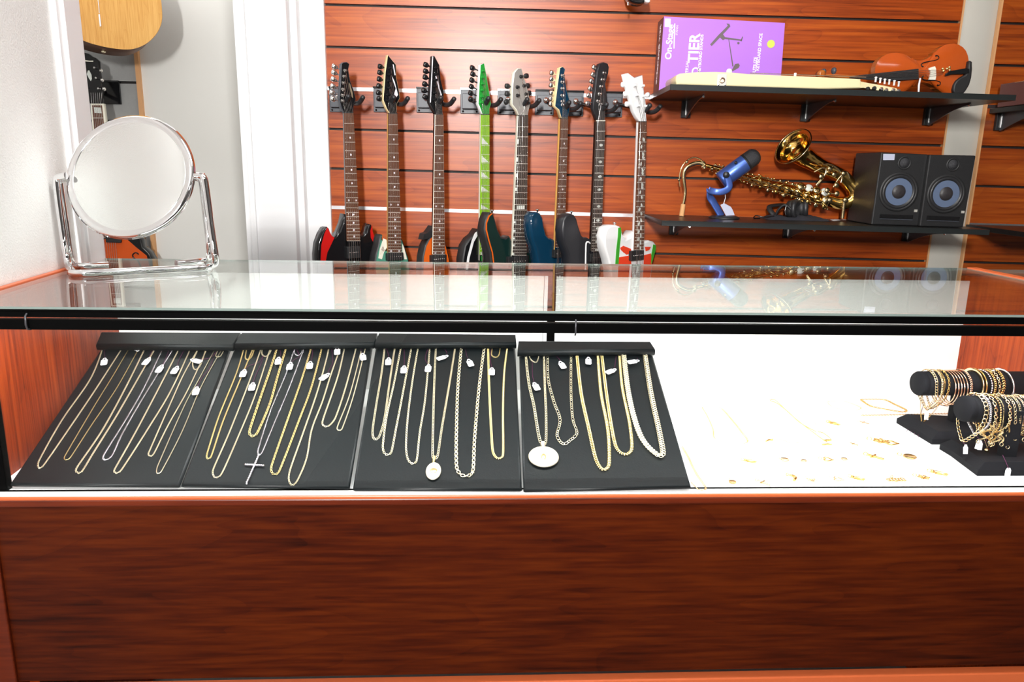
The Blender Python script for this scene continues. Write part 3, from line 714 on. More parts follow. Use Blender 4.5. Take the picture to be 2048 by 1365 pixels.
guitars.append(guitar('electric_guitar', 'dark green electric guitar with orange-lined edge and rounded grey headstock', None,
  [(1037, 232), (1056.5, 232)], [(1025, 511), (1053, 511)], 24, 'dark_board', 'bind', 'greyhead', 'bind',
  xy(c3, [(420, 765), (395, 700), (348, 640), (352, 470), (372, 300), (410, 252), (450, 252), (472, 330), (512, 470), (548, 620), (530, 690), (516, 765)]),
  xy(c3, [(438, 342), (398, 455), (400, 545), (470, 440), (490, 530), (515, 628)]), xy(c3, [(300, 445), (300, 530), (290, 610), (492, 335), (505, 440), (522, 520)]), 'blackm',
  [(1019, 472), (1012, 476), (1003, 474), (996, 459), (991, 440), (987, 428), (982, 425), (977, 426), (971, 440), (968, 458), (972, 482), (979, 505), (982, 530), (984, 580), (1000, 625), (1035, 640), (1063, 615), (1072, 570), (1071, 530), (1069, 508), (1066, 496), (1061, 494), (1056, 504), (1045, 500), (1030, 490)], 'darkgreen', 'blackm',
  extras=[('edge_line', 'orangeg', [(984, 426.5), (977, 432), (972, 446), (971.5, 460), (977, 482), (984, 506), (987, 530), (989, 530), (986, 505), (979, 481), (974, 460), (974, 447), (979, 434), (985, 428)], .0015)],
  inlays='block12', binding='bind', pick=[((1016, 514), (1056, 532), 'blackm')]))
guitars.append(guitar('electric_guitar', 'glossy navy blue electric guitar with maple neck edge and blue headstock', None,
  [(1122.4, 238), (1136.5, 238)], [(1111.5, 495), (1128.5, 495)], 22, 'rose_board', 'maple2', 'blueg', 'maple',
  xy(c3, [(878, 790), (852, 700), (808, 660), (840, 400), (862, 245), (895, 232), (922, 262), (910, 310), (935, 480), (975, 620), (968, 700), (948, 790)]),
  xy(c3, [(882, 330), (880, 400), (880, 470), (878, 545), (880, 610), (882, 650)]), xy(c3, [(782, 305), (780, 372), (775, 438), (778, 520), (772, 580), (772, 640)]), 'nickel',
  [(1108, 480), (1104, 477), (1098, 476), (1093, 470), (1089, 454), (1086, 436), (1081, 427), (1076, 424.5), (1069, 425), (1063, 433), (1061, 451), (1064, 478), (1071, 499), (1076, 525), (1078, 580), (1095, 625), (1125, 635), (1148, 600), (1150, 550), (1146, 505), (1140, 480), (1134, 470), (1130, 480)], 'blueg', 'blueg',
  pick=[((1108, 500), (1134, 514), 'blackm')]))
guitars.append(guitar('electric_guitar', 'satin charcoal electric guitar with black rounded headstock and oval inlays', None,
  [(1193.8, 242.5), (1210.8, 242.5)], [(1183, 502.6), (1201.5, 502.6)], 24, 'dark_board', 'black', 'blackm', 'charcoal',
  xy(c3, [(1265, 815), (1238, 740), (1222, 680), (1245, 480), (1270, 280), (1290, 205), (1335, 185), (1378, 200), (1392, 240), (1385, 300), (1352, 420), (1372, 560), (1375, 650), (1350, 720), (1342, 815)]),
  xy(c3, [(1332, 302), (1312, 376), (1297, 450), (1282, 528), (1265, 606), (1292, 640)]), xy(c3, [(1235, 245), (1222, 325), (1205, 395), (1192, 475), (1175, 550), (1162, 630)]), 'nickel',
  [(1180, 478), (1174, 475), (1168, 476), (1163, 470), (1158, 454), (1154, 438), (1149, 430), (1142, 427.5), (1133, 431), (1127, 441), (1125, 462), (1128, 486), (1137, 508), (1140, 530), (1142, 585), (1160, 630), (1190, 640), (1215, 610), (1221, 560), (1217, 510), (1213, 480), (1210, 459), (1206, 458), (1202, 470), (1196, 480)], 'charcoal', 'charcoal',
  inlays='oval', nutm='bind', pick=[((1180, 508), (1205, 522), 'blackm')]))
guitars.append(guitar('electric_guitar', 'white electric guitar with red and green tape graphics, rightmost of the wall guitars', None,
  [(1279, 244.5), (1293.5, 244.5)], [(1269, 500), (1287, 500)], 22, 'rose_board', 'whiteg', 'whiteg', 'whiteg',
  xy(c3, [(1722, 828), (1690, 780), (1660, 720), (1600, 500), (1556, 318), (1600, 303), (1668, 355), (1752, 325), (1768, 480), (1792, 660), (1792, 750), (1796, 828)]),
  xy(c3, [(1660, 435), (1680, 540), (1695, 655), (1745, 440), (1755, 550), (1775, 660)]), xy(c3, [(1548, 430), (1572, 530), (1590, 640), (1800, 540)]), 'whiteg',
  [(1268, 462), (1261, 474), (1252, 480), (1247, 472), (1244, 460), (1240, 453), (1233, 450.5), (1222, 451), (1214, 456), (1209, 472), (1210, 496), (1217, 518), (1222, 540), (1224, 590), (1240, 630), (1270, 640), (1295, 610), (1303, 560), (1306, 525), (1313, 500), (1313, 489), (1307, 483), (1298, 481), (1288, 484), (1280, 492)], 'whiteg', 'whiteg',
  extras=[('tape_stripe', 'greenf', [(1237, 456), (1242, 455), (1243, 466), (1240, 490), (1237, 530), (1231, 530), (1233, 500), (1236, 475)], .0015), ('tape_stripe', 'greenf', [(1307, 489), (1312, 491), (1312, 498), (1306, 520), (1302, 530), (1303, 510)], .0015),
          ('red_patch', 'redf', [(1241, 496), (1247, 492), (1252, 494), (1262, 498), (1263, 504), (1254, 510), (1247, 505), (1242, 500)], .0015), ('red_patch', 'redf', [(1290, 494), (1302, 494), (1299, 500), (1292, 503)], .0015),
          ('red_panel', 'redf', [(1238, 515), (1262, 511), (1264, 560), (1236, 560)], .0013), ('red_panel', 'redf', [(1288, 511), (1302, 507), (1304, 525), (1300, 560), (1286, 560)], .0013)],
  inlays='vine', pick=[((1262, 503), (1286, 519), 'blackm')]))
# strap cable hanging on the charcoal guitar and whammy bar on the green one
t7, p7, W7 = guitars[6]
MB().tube(smooth_path([W7(1180, 487, .004), W7(1176, 484, .006), W7(1172.5, 486, .006), W7(1171.5, 500, .006), W7(1171, 540, .006)], .006), .0028, 8).build('tremolo_arm', 'whiteg', t7)
t4, p4, W4 = guitars[3]
MB().tube(smooth_path([W4(966, 500, .006), W4(963, 494, .008), W4(966, 505, .008), W4(966, 530, .008)], .006), .0022, 8).build('tremolo_arm', 'nickel', t4)
for (t_, p_, W_), pts in zip([guitars[4], guitars[5], guitars[6], guitars[7]], [(984, 424), (1075, 422.5), (1143, 426), (1229, 449)]):
    c = W_(pts[0], pts[1], -.03); MB().lathe(c + V((0, 0, -.004)), (0, 0, 1), [(.003, 0), (.003, .006), (.0065, .008), (.0065, .010), (.003, .011)], 12).build('strap_button', 'nickel', t_)

# hangers: plate on the slats, swivelled padded yoke under each headstock
plates = [(678, 200), (766, 200), (852, 201), (940, 203), (1014, 205), (1089, 206), (1148, 208), (1226, 210)]
names_h = ['behind the black and red guitar', 'behind the green graphic guitar', 'behind the orange guitar', 'behind the green-necked guitar', 'behind the grey-headed guitar', 'behind the blue-headed guitar', 'behind the charcoal guitar', 'behind the white guitar']
nutc = [(697, 226), (786, 228), (878, 229), (971, 230), (1047, 232), (1129, 238), (1202, 242), (1287, 244)]
for i, ((px, py), (nx, ny)) in enumerate(zip(plates, nutc)):
    pc = onY(px, py, YW - .004); p0 = onY(nx, ny, GD); W = lambda x, y, d=0.0: onP(x, y, p0 + gn * d, gn)
    h = thing('guitar_hanger', 'black swivel guitar hook on a grey slat-wall plate ' + names_h[i], 'guitar hanger', (pc.x, YW, pc.z), 'guitar hangers')
    mb = MB(); mb.box(pc + V((0, -.001, 0)), (.066, .004, .082)); mb.box(pc + V((0, -.012, -.001)), (.052, .02, .05)); mb.build('plate', 'plate', h, .0015)
    MB().box(pc + V((0, -.0035, .041)), (.066, .01, .006)).build('lip', 'black', h)
    for s in (-1, 1): MB().ball(pc + V((s * .024, -.004, -.034)), .0035, 8).build('screw', 'black', h)
    yc = W(nx + 1, ny - 24, -.030)                       # yoke centre behind the neck
    MB().tube(smooth_path([pc + V((.002, -.02, .004)), pc.lerp(yc, .6) + V((0, 0, .002)), yc], .01), .0065, 10).build('arm', 'black', h)
    MB().ball(pc + V((.004, -.03, .006)), .010, 12).build('swivel', 'nickel', h)
    hw_ = .022
    for s in (-1, 1):
        a = yc + gu * s * .006; b = yc + gu * s * hw_ - gn * .002 + V((0, 0, -.006)); c = yc + gu * s * (hw_ + .002) + gn * .026 + V((0, 0, -.005)); d = yc + gu * s * (hw_ + .004) + gn * .046 + V((0, 0, .010))
        MB().tube(smooth_path([a, b, c, d], .006), .0078, 12).ball(d, .0082, 12).build('padded_prong', 'rubber', h)

# =================================================================== SHELVES
def shelf(tname, label, lback, lfront, rfront, zk, rx=None, brackets=(), loc=None):
    """(pixel of the left back corner, left front corner, right front corner)"""
    pass
s6 = crop(1280, 0, 5.12); s7 = crop(1640, 0, 5.02); s8 = crop(1280, 250, 4.655); s9 = crop(1640, 250, 4.404)
def mk_shelf(label, xl, xr, depth, zt, grp, th=.0165, brk=()):
    t = thing('wall_shelf', label, 'shelf', ((xl + xr) / 2, YW, zt(0) - .02), grp)
    P = [V((x, y, zt(x) + o)) for o in (-th, 0) for x, y in ((xl, YW - depth), (xr, YW - depth), (xr, YW - .002), (xl, YW - .002))]
    MB().hexa(P).build('board', 'shelf', t, .001)
    P = [V((x, y, zt(x) + o)) for o in (-th, 0) for x, y in ((xl + .001, YW - depth - .0012), (xr - .001, YW - depth - .0012), (xr - .001, YW - depth), (xl + .001, YW - depth))]
    MB().hexa(P).build('front_edge', 'shelf_edge', t)
    for bx, h0, L in brk:
        b = MB(); z0 = zt(bx) - th
        # tapered blade: deep at the wall, thin at the front
        n = 10; prof = [(YW - .004, z0 - h0)]
        for k in range(n + 1):
            f = k / n; prof.append((YW - .02 - (L - .02) * f, z0 - h0 * (1 - f) ** 1.6 - .006))
        prof += [(YW - L, z0), (YW - .004, z0)]
        b.prism([V((bx - .002, y, z)) for y, z in prof], V((.004, 0, 0)))
        br = b.build('bracket', 'bracket', t)
        MB().box((bx, YW - .008, z0 - h0 / 2), (.032, .014, h0 + .008)).build('bracket_mount', 'shelf', br, .001)
        MB().box((bx, YW - .0165, z0 - h0 / 2 + .002), (.008, .004, h0 - .006)).build('mount_rib', 'nickel', br)
        MB().lathe((bx, YW - L + .004, z0 - .006), (0, -1, 0), [(.004, 0), (.004, .006)], 8).build('clip', 'nickel', br)
    return t
D_U = 2.385; D_L = 2.425
pu = onY(1340.5, 168.5, D_U); pu2 = onY(2033, 190, D_U); su = (pu2.z - pu.z) / (pu2.x - pu.x)
ZU = lambda x, p=pu, k=su: p.z + k * (x - p.x)
pl = onY(1323.5, 441, D_L); pl2 = onY(1980, 460, D_L); sl = (pl2.z - pl.z) / (pl2.x - pl.x)
ZL = lambda x, p=pl, k=sl: p.z + k * (x - p.x)
bxs = [onY(x, 215, YW - .03).x for x in (1375, 1617, 1866)]
up = mk_shelf('upper black wall shelf holding the purple box, cream guitar and violin', pu.x, pu2.x, YW - D_U, ZU, 'black wall shelves', brk=[(b, .052, .25) for b in bxs])
bxl = [onY(x, 460, YW - .03).x for x in (1350, 1580, 1822)]
lo = mk_shelf('lower black wall shelf holding the saxophone, microphone and studio speakers', pl.x, pl2.x, YW - D_L, ZL, 'black wall shelves', brk=[(b, .05, .25) for b in bxl])
xru = onY(1979, 218, YW).x
mk_shelf('black shelf high on the right-hand slat panel, beyond the violin', xru, 2.6, .36, lambda x: ZU(x) - .01, 'black wall shelves', brk=[(onY(2010, 230, YW - .03).x, .052, .25)])
xrl = onY(1932, 446, YW).x
mk_shelf('black shelf low on the right-hand slat panel, behind the speakers', max(xrl, pl2.x + .012), 2.6, .33, lambda x: ZL(x) - .004, 'black wall shelves')
zz_ = ZU(1.9) - .01
bb = thing('carton', 'dark red-brown carton on the far right upper shelf', 'box', (1.95, 2.6, zz_))
bb_x = onY(1998, 190, 2.7).x
MB().hexa([V((x, y, z + ZU(x) - .0095)) for z in (0, .075) for x, y in ((bb_x, 2.50), (bb_x + .4, 2.50), (bb_x + .4, 2.70), (bb_x, 2.70))]).build('carton_body', 'purple_side', bb, .002)
MB().box((bb_x + .2, 2.6, ZU(bb_x + .2) + .0665), (.4, .05, .001)).build('packing_tape', 'cork', bb)

# =================================================================== THINGS ON THE SHELVES
def onS(px, py, Zf, dz_=0.0):
    s = Zf(1.0) - Zf(0.0); return onP(px, py, V((0, 0, Zf(0) + dz_)), V((-s, 0, 1)))
# --- purple boxed keyboard-stand
YF = 2.63
TL, TR = onY(1328, 33, YF), onY(1570, 46, YF)
BLx, BRx = onY(1317.5, 182, YF).x, onY(1559, 190, YF).x
BL, BRR = V((BLx, YF, ZU(BLx) + .0005)), V((BRx, YF, ZU(BRx) + .0005))
bx = thing('product_box', 'purple retail box with white sideways lettering, standing on the upper shelf', 'box', ((BL.x + BRR.x) / 2, YF, BL.z))
dp = V((0, .105, 0)); mb = MB(); P = [BL, BRR, BRR + dp, BL + dp, TL, TR, TR + dp, TL + dp]
mb.add(P, [(0, 1, 5, 4), (1, 2, 6, 5), (4, 5, 6, 7)], 0); mb.add(P, [(3, 2, 1, 0), (2, 3, 7, 6), (3, 0, 4, 7)], 1)
mb.build('carton_body', ['purple', 'purple_side'], bx)
W_ = lambda px, py, d=.0008: onY(px, py, YF - d)
upv = (TL - BL).normalized(); lf = (TL - TR).normalized()
def vt(body, px, py, cap, name='lettering', al='RIGHT', m='print', b=.0):   # px: baseline column, py: end of the word (top)
    text(name, body, m, bx, W_(px, py), upv, lf, cap / 582 / .69, al, bold=b)
vt('TIER', 1399.5, 68, 18.5, b=.0012); vt('2ND ', 1399.5, 128, 14, b=.0006); vt('UNIVERSAL', 1378, 121, 5.5); vt('FOR ALL KEYBOARD STANDS', 1407, 69, 5.2, b=.0003)
vt('On-Stage', 1347, 49, 11.5, b=.0006); vt('STANDS', 1356.5, 50, 3.4); vt('UTILIZE', 1514, 114, 5.6, b=.0003); vt('KEYBOARD SPACE', 1525, 67, 5.6, b=.0003)
def patch(pl, m, name, d=.0007): MB().prism([W_(x, y, d) for x, y in pl], V((0, .0006, 0))).build(name, m, bx)
patch([(1330, 37), (1341.5, 37.6), (1341, 54), (1329.5, 53.6)], 'print', 'white_square')
patch([(1348.6, 47), (1350.6, 47), (1349, 97), (1347, 97)], 'print', 'logo_bar')
MB().lathe(W_(1541.7, 88, .0), (0, -1, 0), [(.0125, 0), (.0125, .001)], 24).build('round_badge', 'lime', bx)
k6 = s6
for pl in ([(718, 455), (735, 472), (880, 320), (925, 270), (915, 245), (885, 240), (900, 262), (800, 362)], [(820, 385), (850, 350), (870, 380), (1040, 405), (1045, 420), (870, 400), (850, 412)], [(1028, 420), (1048, 372), (1055, 380), (1040, 425)],
           [(905, 398), (912, 398), (958, 680), (945, 680)], [(940, 718), (975, 655), (1010, 650), (1022, 672), (1010, 695), (950, 730)], [(995, 435), (1010, 428), (1022, 440), (1012, 456), (998, 452)]):
    patch([k6(*p) for p in pl], 'print_dk', 'stand_picture', .0009)
W3 = lambda py, f, d=.0008: None
sx_ = lambda f, g: BL.lerp(BL + dp, f).lerp(TL.lerp(TL + dp, f), g) + V((-.0006, 0, 0))
text('lettering', '2ND TIER', 'print', bx, sx_(.38, .45), upv, (0, 1, 0), .026, 'LEFT', bold=.0004); text('lettering', 'On-Stage', 'print', bx, sx_(.45, .12), upv, (0, 1, 0), .02, 'LEFT', bold=.0004)

# --- cream lap-style guitar, seen edge-on
YG = 2.405
def gY(px, py, d=0.0): return onY(px, py, YG + d)
lp = thing('lap_guitar', 'cream lap-style guitar lying on its back along the upper shelf, tuners to the right', 'guitar', (gY(1560, 175).x, YG, ZU(gY(1560, 175).x)))
top_ = [(1351.5, 156), (1354, 150), (1360, 147), (1395, 144), (1432, 143.5), (1465, 145), (1500, 148), (1560, 150.5), (1640, 154), (1712, 157.5), (1722, 158)]
bot = [gY(x, 170) for x in (1722, 1640, 1560, 1450, 1360, 1352)]
pts = [gY(*p) for p in top_]
btm = [V((p.x, YG, ZU(p.x) + .001)) for p in bot]; btm[0].z += .006
MB().prism(pts + btm, V((0, .165, 0)), 0, 0, inset=.004).build('body', 'cream', lp)
hs = [gY(*p) for p in ((1718, 158), (1732, 154.5), (1735, 160), (1755, 164), (1780, 168), (1808, 174), (1808, 182), (1780, 180), (1740, 172.5), (1722, 174.5), (1712, 178), (1706, 176))]
MB().prism([h_ + V((0, .045, 0)) for h_ in hs], V((0, .07, 0))).build('headstock', 'cream', lp)
for i, (x, y) in enumerate(((1751, 163), (1760, 165), (1769, 167), (1778, 168), (1788, 170), (1797, 172))):
    c = gY(x, y, .06 + .03 * (i % 2)); MB().lathe(c, (0, 0, 1), [(.003, -.002), (.003, .010), (.0042, .011), (.0042, .013), (.002, .014)], 10).build('tuning_post', 'whiteg', lp)
for i, (x, y) in enumerate(((1735, 178), (1748, 177), (1762, 179), (1772, 181), (1786, 181), (1796, 182))):
    c = gY(x, y, .038); MB().lathe(c, (0, -1, 0), [(.002, -.01), (.0065, 0), (.0065, .004), (.003, .007)], 10).build('tuning_key', 'nickel' if i > 1 else 'blackm', lp)
MB().tube([gY(1500, 146.5, .08), gY(1732, 154, .08)], .0016, 5).build('string', 'nickel', lp)
MB().tube([gY(1500, 146.5, .06), gY(1732, 154, .06)], .0012, 5).build('string', 'nickel', lp)
MB().lathe(gY(1458, 146, .05), (0, 0, 1), [(.009, 0), (.009, .006), (.007, .010), (.004, .012)], 14).build('control_knob', 'whiteg', lp)
MB().lathe(gY(1590, 153, .05), (0, 0, 1), [(.004, 0), (.004, .010)], 10).build('control_knob', 'whiteg', lp)
mb = MB(); c = gY(1444, 161, -.001); mb.box(c, (.028, .003, .034)); jp = mb.build('jack_plate', 'fret', lp, .001)
MB().lathe(c, (0, -1, 0), [(.0085, 0), (.0085, .004), (.0045, .004), (.0045, .001), (0, .001)], 16).build('jack_socket', 'rose', jp)
for dx, dz_ in ((-.01, -.013), (.01, -.013)): MB().ball(c + V((dx, -.002, dz_)), .0028, 8).build('screw', 'nickel', jp)

# --- violin leaning on the wall
YV = 2.60
def vY(p, d=0.0): x, y = s7(*p); return onY(x, y, YV + d)
vt_ = thing('violin', 'orange-brown violin with black chin rest at the right end of the upper shelf', 'violin', (vY((1000, 900)).x, YV, ZU(vY((1000, 900)).x)))
axs = V((930, -55)).normalized(); a0 = V((556, 745))
upper = [(552, 715), (556, 670), (580, 615), (620, 572), (665, 547), (715, 532), (775, 530), (830, 540), (880, 560), (915, 590), (925, 578), (945, 600), (985, 608), (1030, 606), (1075, 590), (1112, 565), (1140, 548), (1135, 532), (1160, 520), (1200, 482), (1250, 453), (1300, 440), (1345, 437), (1395, 450), (1435, 475), (1465, 510), (1485, 560), (1494, 620), (1492, 688)]
def mir(p):
    q = V(p) - a0; l = q.dot(axs); o = q - axs * l; r_ = a0 + axs * l - o; return (r_.x, r_.y)
outl = upper + [mir(p) for p in reversed(upper)]
# belly: shallow arched plate
def lean(p, d=0.0):
    w_ = vY(p, d); return w_
n = len(outl); ctr = V((1040, 720)); mb = MB(); rings = []
for f, h in ((1, 0), (.96, .001), (.90, .003), (.7, .009), (.4, .013), (.12, .015)):
    rings.append([lean((ctr.x + (p[0] - ctr.x) * f, ctr.y + (p[1] - ctr.y) * f), -h) for p in outl])
vs = [p for r_ in rings for p in r_]; fs = [(k * n + i, (k + 1) * n + i, (k + 1) * n + (i + 1) % n, k * n + (i + 1) % n) for k in range(5) for i in range(n)]
mb.add(vs, fs, 0, True); mb.add(rings[-1], [tuple(range(n))], 0)
mb.build('belly', 'violin', vt_)
MB().prism([lean(p, .0006) for p in outl], V((0, .032, 0)), 0).build('ribs_and_back', 'violin_side', vt_)
for s in (0, 1):
    fh = [(1035, 672), (1020, 662), (1018, 645), (1045, 628), (1110, 615), (1160, 605), (1190, 590), (1192, 570), (1175, 558), (1155, 566)]
    if s: fh = [mir(p) for p in fh]
    ps = smooth_path([lean(p, -.0125) for p in fh], .003); r_ = [.0028 if (i in (0, 1, len(ps) - 1, len(ps) - 2)) else .0016 for i in range(len(ps))]
    MB().tube(ps, r_, 6).build('f_hole', 'black', vt_)
MB().prism([lean(p, -.026) for p in ((990, 690), (992, 793), (700, 812), (480, 800), (330, 782), (300, 766), (480, 745), (700, 722))], V((0, .008, 0))).build('fingerboard', 'blackm', vt_)
MB().prism([lean(p, -.017) for p in ((560, 750), (560, 792), (330, 790), (120, 775), (40, 760), (40, 742), (300, 752))], V((0, .018, 0)), inset=.002).build('neck', 'violin_side', vt_)
c = lean((5, 745), -.006); MB().lathe(c, (0, -1, 0), [(.004, -.014), (.012, -.013), (.012, .013), (.004, .014)], 16).build('scroll', 'violin_side', vt_)
for x, y in ((1647, 144.5), (1667.5, 142)):
    p = onY(x, y, YV - .01); MB().lathe(p + V((0, 0, -.03)), (0, 0, 1), [(.003, 0), (.003, .02), (.0075, .024), (.0092, .031), (.007, .039), (.002, .041)], 12, sx=.7).build('tuning_peg', 'plate', vt_)
MB().prism([lean(p, -.022) for p in ((1098, 682), (1155, 665), (1165, 690), (1168, 760), (1160, 802), (1095, 800), (1100, 785), (1112, 745), (1112, 715), (1098, 700))], V((0, .006, 0))).build('bridge', 'bind', vt_)
MB().prism([lean(p, -.020) for p in ((1260, 765), (1265, 740), (1310, 712), (1470, 684), (1500, 690), (1500, 735), (1460, 742), (1320, 748))], V((0, .006, 0)), inset=.0012).build('tailpiece', 'black', vt_)
for p in ((1232, 690), (1240, 712), (1275, 690), (1300, 676), (1302, 705)): MB().ball(lean(p, -.026), .0042, 8).build('fine_tuner', 'gold', vt_)
MB().prism([lean(p, -.018) for p in ((1500, 615), (1515, 608), (1532, 620), (1533, 700), (1525, 780), (1505, 850), (1470, 910), (1440, 945), (1350, 945), (1335, 900), (1345, 850), (1370, 810), (1410, 778), (1460, 752), (1484, 715), (1492, 660))], V((0, .022, 0)), inset=.005).build('chin_rest', 'blackm', vt_)
for k in range(4):
    f = -1.5 + k; a = (1230, 728 + f * 14); b = (1130, 733 + f * 20); e = (300, 774 + f * 6)
    MB().tube([lean(a, -.022), lean(b, -.0285), lean(e, -.0275)], .0007, 4, caps=False).build('string', 'nickel', vt_)
MB().prism([lean(p, -.032) for p in ((1000, 782), (1015, 785), (1003, 850), (998, 932), (982, 932), (984, 860))], V((0, .001, 0))).build('price_tag', 'tag', vt_)

# --- tenor saxophone
YS = 2.665
def sY(p, d=0.0): x, y = s8(*p); return onY(x, y, YS + d)
PXM = 4.655 * 560.0                      # crop pixels per metre there
sx = thing('saxophone', 'brass tenor saxophone lying on the lower shelf, bell tipped up behind the speakers', 'saxophone', (sY((1200, 700)).x, YS, ZL(sY((1200, 700)).x)))
bod = [(590, 372, 17), (700, 402, 20), (850, 450, 25), (1000, 498, 30), (1150, 540, 35), (1300, 582, 40), (1450, 622, 45), (1600, 662, 50), (1750, 702, 54), (1850, 728, 56), (1930, 720, 58), (1985, 672, 60), (1985, 600, 60), (1940, 540, 60)]
def rtube(lst, dd, n=20, step=None):
    P = [sY((a[0], a[1]), dd(i)) for i, a in enumerate(lst)]; R_ = [a[2] / PXM for a in lst]
    Q = []; RR = []
    for i in range(len(P) - 1):
        for k in range(5):
            t = k / 5
            p0, p1, p2, p3 = P[max(0, i - 1)], P[i], P[i + 1], P[min(len(P) - 1, i + 2)]
            Q.append(.5 * ((2 * p1) + (p2 - p0) * t + (2 * p0 - 5 * p1 + 4 * p2 - p3) * t * t + (3 * p1 - p0 - 3 * p2 + p3) * t ** 3))
            tt = t * t * (3 - 2 * t); RR.append(R_[i] * (1 - tt) + R_[i + 1] * tt)
    return Q + [P[-1]], RR + [R_[-1]]
Q, RR = rtube(bod, lambda i: .015 if i < 10 else .01); MB().tube(Q, RR, 22).build('body_tube', 'brass', sx)
bell = [(1940, 540, 60), (1880, 480, 62), (1800, 435, 64), (1700, 395, 68), (1610, 345, 75), (1530, 295, 88), (1475, 250, 108), (1440, 215, 140), (1425, 200, 172)]
Q, RR = rtube(bell, lambda i: .01 - .0035 * i); bt = MB().tube(Q, RR, 36, caps=False).tube(Q, [r_ * .965 for r_ in RR], 36, caps=False).build('bell', 'brass', sx)
rimc = Q[-1]; tn = (Q[-1] - Q[-2]).normalized(); a_ = tn.orthogonal().normalized(); b_ = tn.cross(a_)
MB().tube([rimc + (a_ * math.cos(2 * PI * i / 48) + b_ * math.sin(2 * PI * i / 48)) * RR[-1] for i in range(48)], .0024, 8, closed=True).build('bell_rim', 'brassp', bt)
nk = [(400, 745, 13), (412, 690, 15), (420, 620, 16), (410, 540, 18), (405, 480, 19), (415, 425, 20), (450, 385, 21), (505, 360, 22), (560, 355, 22), (600, 372, 24)]
Q, RR = rtube(nk, lambda i: .0); MB().tube(Q, RR, 16).build('neck_tube', 'brassp', sx)
MB().tube([sY((403, 738)), sY((386, 848))], [21 / PXM, 23 / PXM], 16).build('cork', 'cork', sx)
MB().tube(smooth_path([sY(p, -.004) for p in ((372, 575), (366, 500), (382, 410), (425, 345), (490, 305), (550, 315), (585, 350), (575, 400))], .006), .0024, 8).build('octave_key', 'brassp', sx)
MB().ball(sY((435, 345), -.006), .006, 10).build('key_pad', 'brassp', sx); MB().ball(sY((362, 512), -.004), .005, 10).build('key_pad', 'brassp', sx)
MB().tube([sY((580, 340)), sY((600, 405))], .0085, 14).build('neck_clamp', 'brassp', sx)
bdir2 = V((1160, 330)).normalized(); pr = V((-bdir2.y, bdir2.x))
def bp(l, o, d): p = V((620, 382)) + bdir2 * l + pr * o; return sY((p.x, p.y), d)
random.seed(11)
for i in range(13):
    l = 60 + i * 92; r_ = (18 + l * .026) / PXM; o = (-8 if i % 2 else 12) ; d = .015 - (18 + l * .034) / PXM - .004
    c = bp(l, o, d); nn_ = V((.12, -1, .35 if i % 2 else -.1)).normalized()
    MB().lathe(c, nn_, [(r_ * .9, -.006), (r_, -.004), (r_, 0), (r_ * .55, .0015), (r_ * .45, .0035), (0, .004)], 16).build('key_cup', 'brass' if i % 3 else 'brassp', sx)
for o, l0, l1, d in ((-34, 60, 620, .0), (-52, 500, 1150, -.008), (30, 100, 700, -.002), (52, 420, 1180, -.010), (4, 300, 900, -.020), (-70, 800, 1230, -.004)):
    MB().tube([bp(l0, o * .8, d), bp(l1, o * 1.05, d)], .0022, 8).build('key_rod', 'brassp', sx)
for i in range(58):
    l = 40 + i * 20 + random.uniform(-12, 12); o = random.choice((-1, 1)) * (24 + l * .04 + random.uniform(0, 14)); MB().ball(bp(l, o, random.uniform(-.012, .02)), random.uniform(.0028, .0050), 8).build('key_post', 'brassp' if i % 2 else 'brass', sx)
for i in range(17):
    l = 110 + i * 64; o = random.uniform(-30, 35); a = bp(l, o, -.014); b = bp(l + 55, o + random.uniform(-40, 40), -.018); MB().tube([a, a.lerp(b, .5) + V((0, -.005, 0)), b], .0026, 8).build('key_lever', 'brass', sx)
for i in range(4):
    c = bp(900 + i * 75, -60 - i * 3, -.012); MB().lathe(c, (.1, -1, .5), [(.013, -.004), (.0145, 0), (.011, .003), (0, .004)], 16).build('key_touch', 'pearl' if i % 2 else 'brassp', sx)
for pts in (((1620, 440), (1700, 400), (1735, 420), (1700, 500), (1640, 570)), ((1800, 580), (1850, 500), (1920, 440), (1950, 500)), ((1640, 560), (1760, 420), (1800, 380)), ((1700, 370), (1760, 365), (1830, 400), (1880, 470), (1870, 540))):
    MB().tube(smooth_path([sY(p, -.045) for p in pts], .006), .0032, 8).build('key_guard', 'brassp', sx)
for p in ((1770, 405), (1690, 480), (1810, 460), (1900, 450), (1830, 560), (1745, 610), (1835, 640), (1770, 700), (1915, 700)):
    MB().lathe(sY(p, -.05), (.1, -1, .2), [(.008, -.003), (.0098, 0), (.006, .003), (0, .0035)], 14).build('key_cup', 'brassp', sx)
MB().lathe(sY((1885, 850), -.01), (0, 0, 1), [(.006, -.008), (.006, .05)], 10).build('strap_ring_post', 'brassp', sx)

for i in range(11):
    l = 380 + i * 78; r_ = (13 + i * 1.1) / PXM; c = bp(l, 50 + i * 1.6 + (i % 2) * 10, -.012)
    MB().lathe(c, V((.2, -1, -.35 + .1 * (i % 3))).normalized(), [(r_ * .9, -.004), (r_, -.002), (r_, 0), (r_ * .5, .0012), (0, .0025)], 14).build('key_cup', 'brassp' if i % 2 else 'brass', sx)
for i in range(9):
    l = 700 + i * 58; r_ = (13 + i) / PXM; c = bp(l, -58 - i * 1.2, -.014)
    MB().lathe(c, V((-.1, -1, .5)).normalized(), [(r_ * .9, -.004), (r_, -.002), (r_, 0), (r_ * .5, .0012), (0, .0025)], 14).build('key_cup', 'brass' if i % 2 else 'brassp', sx)

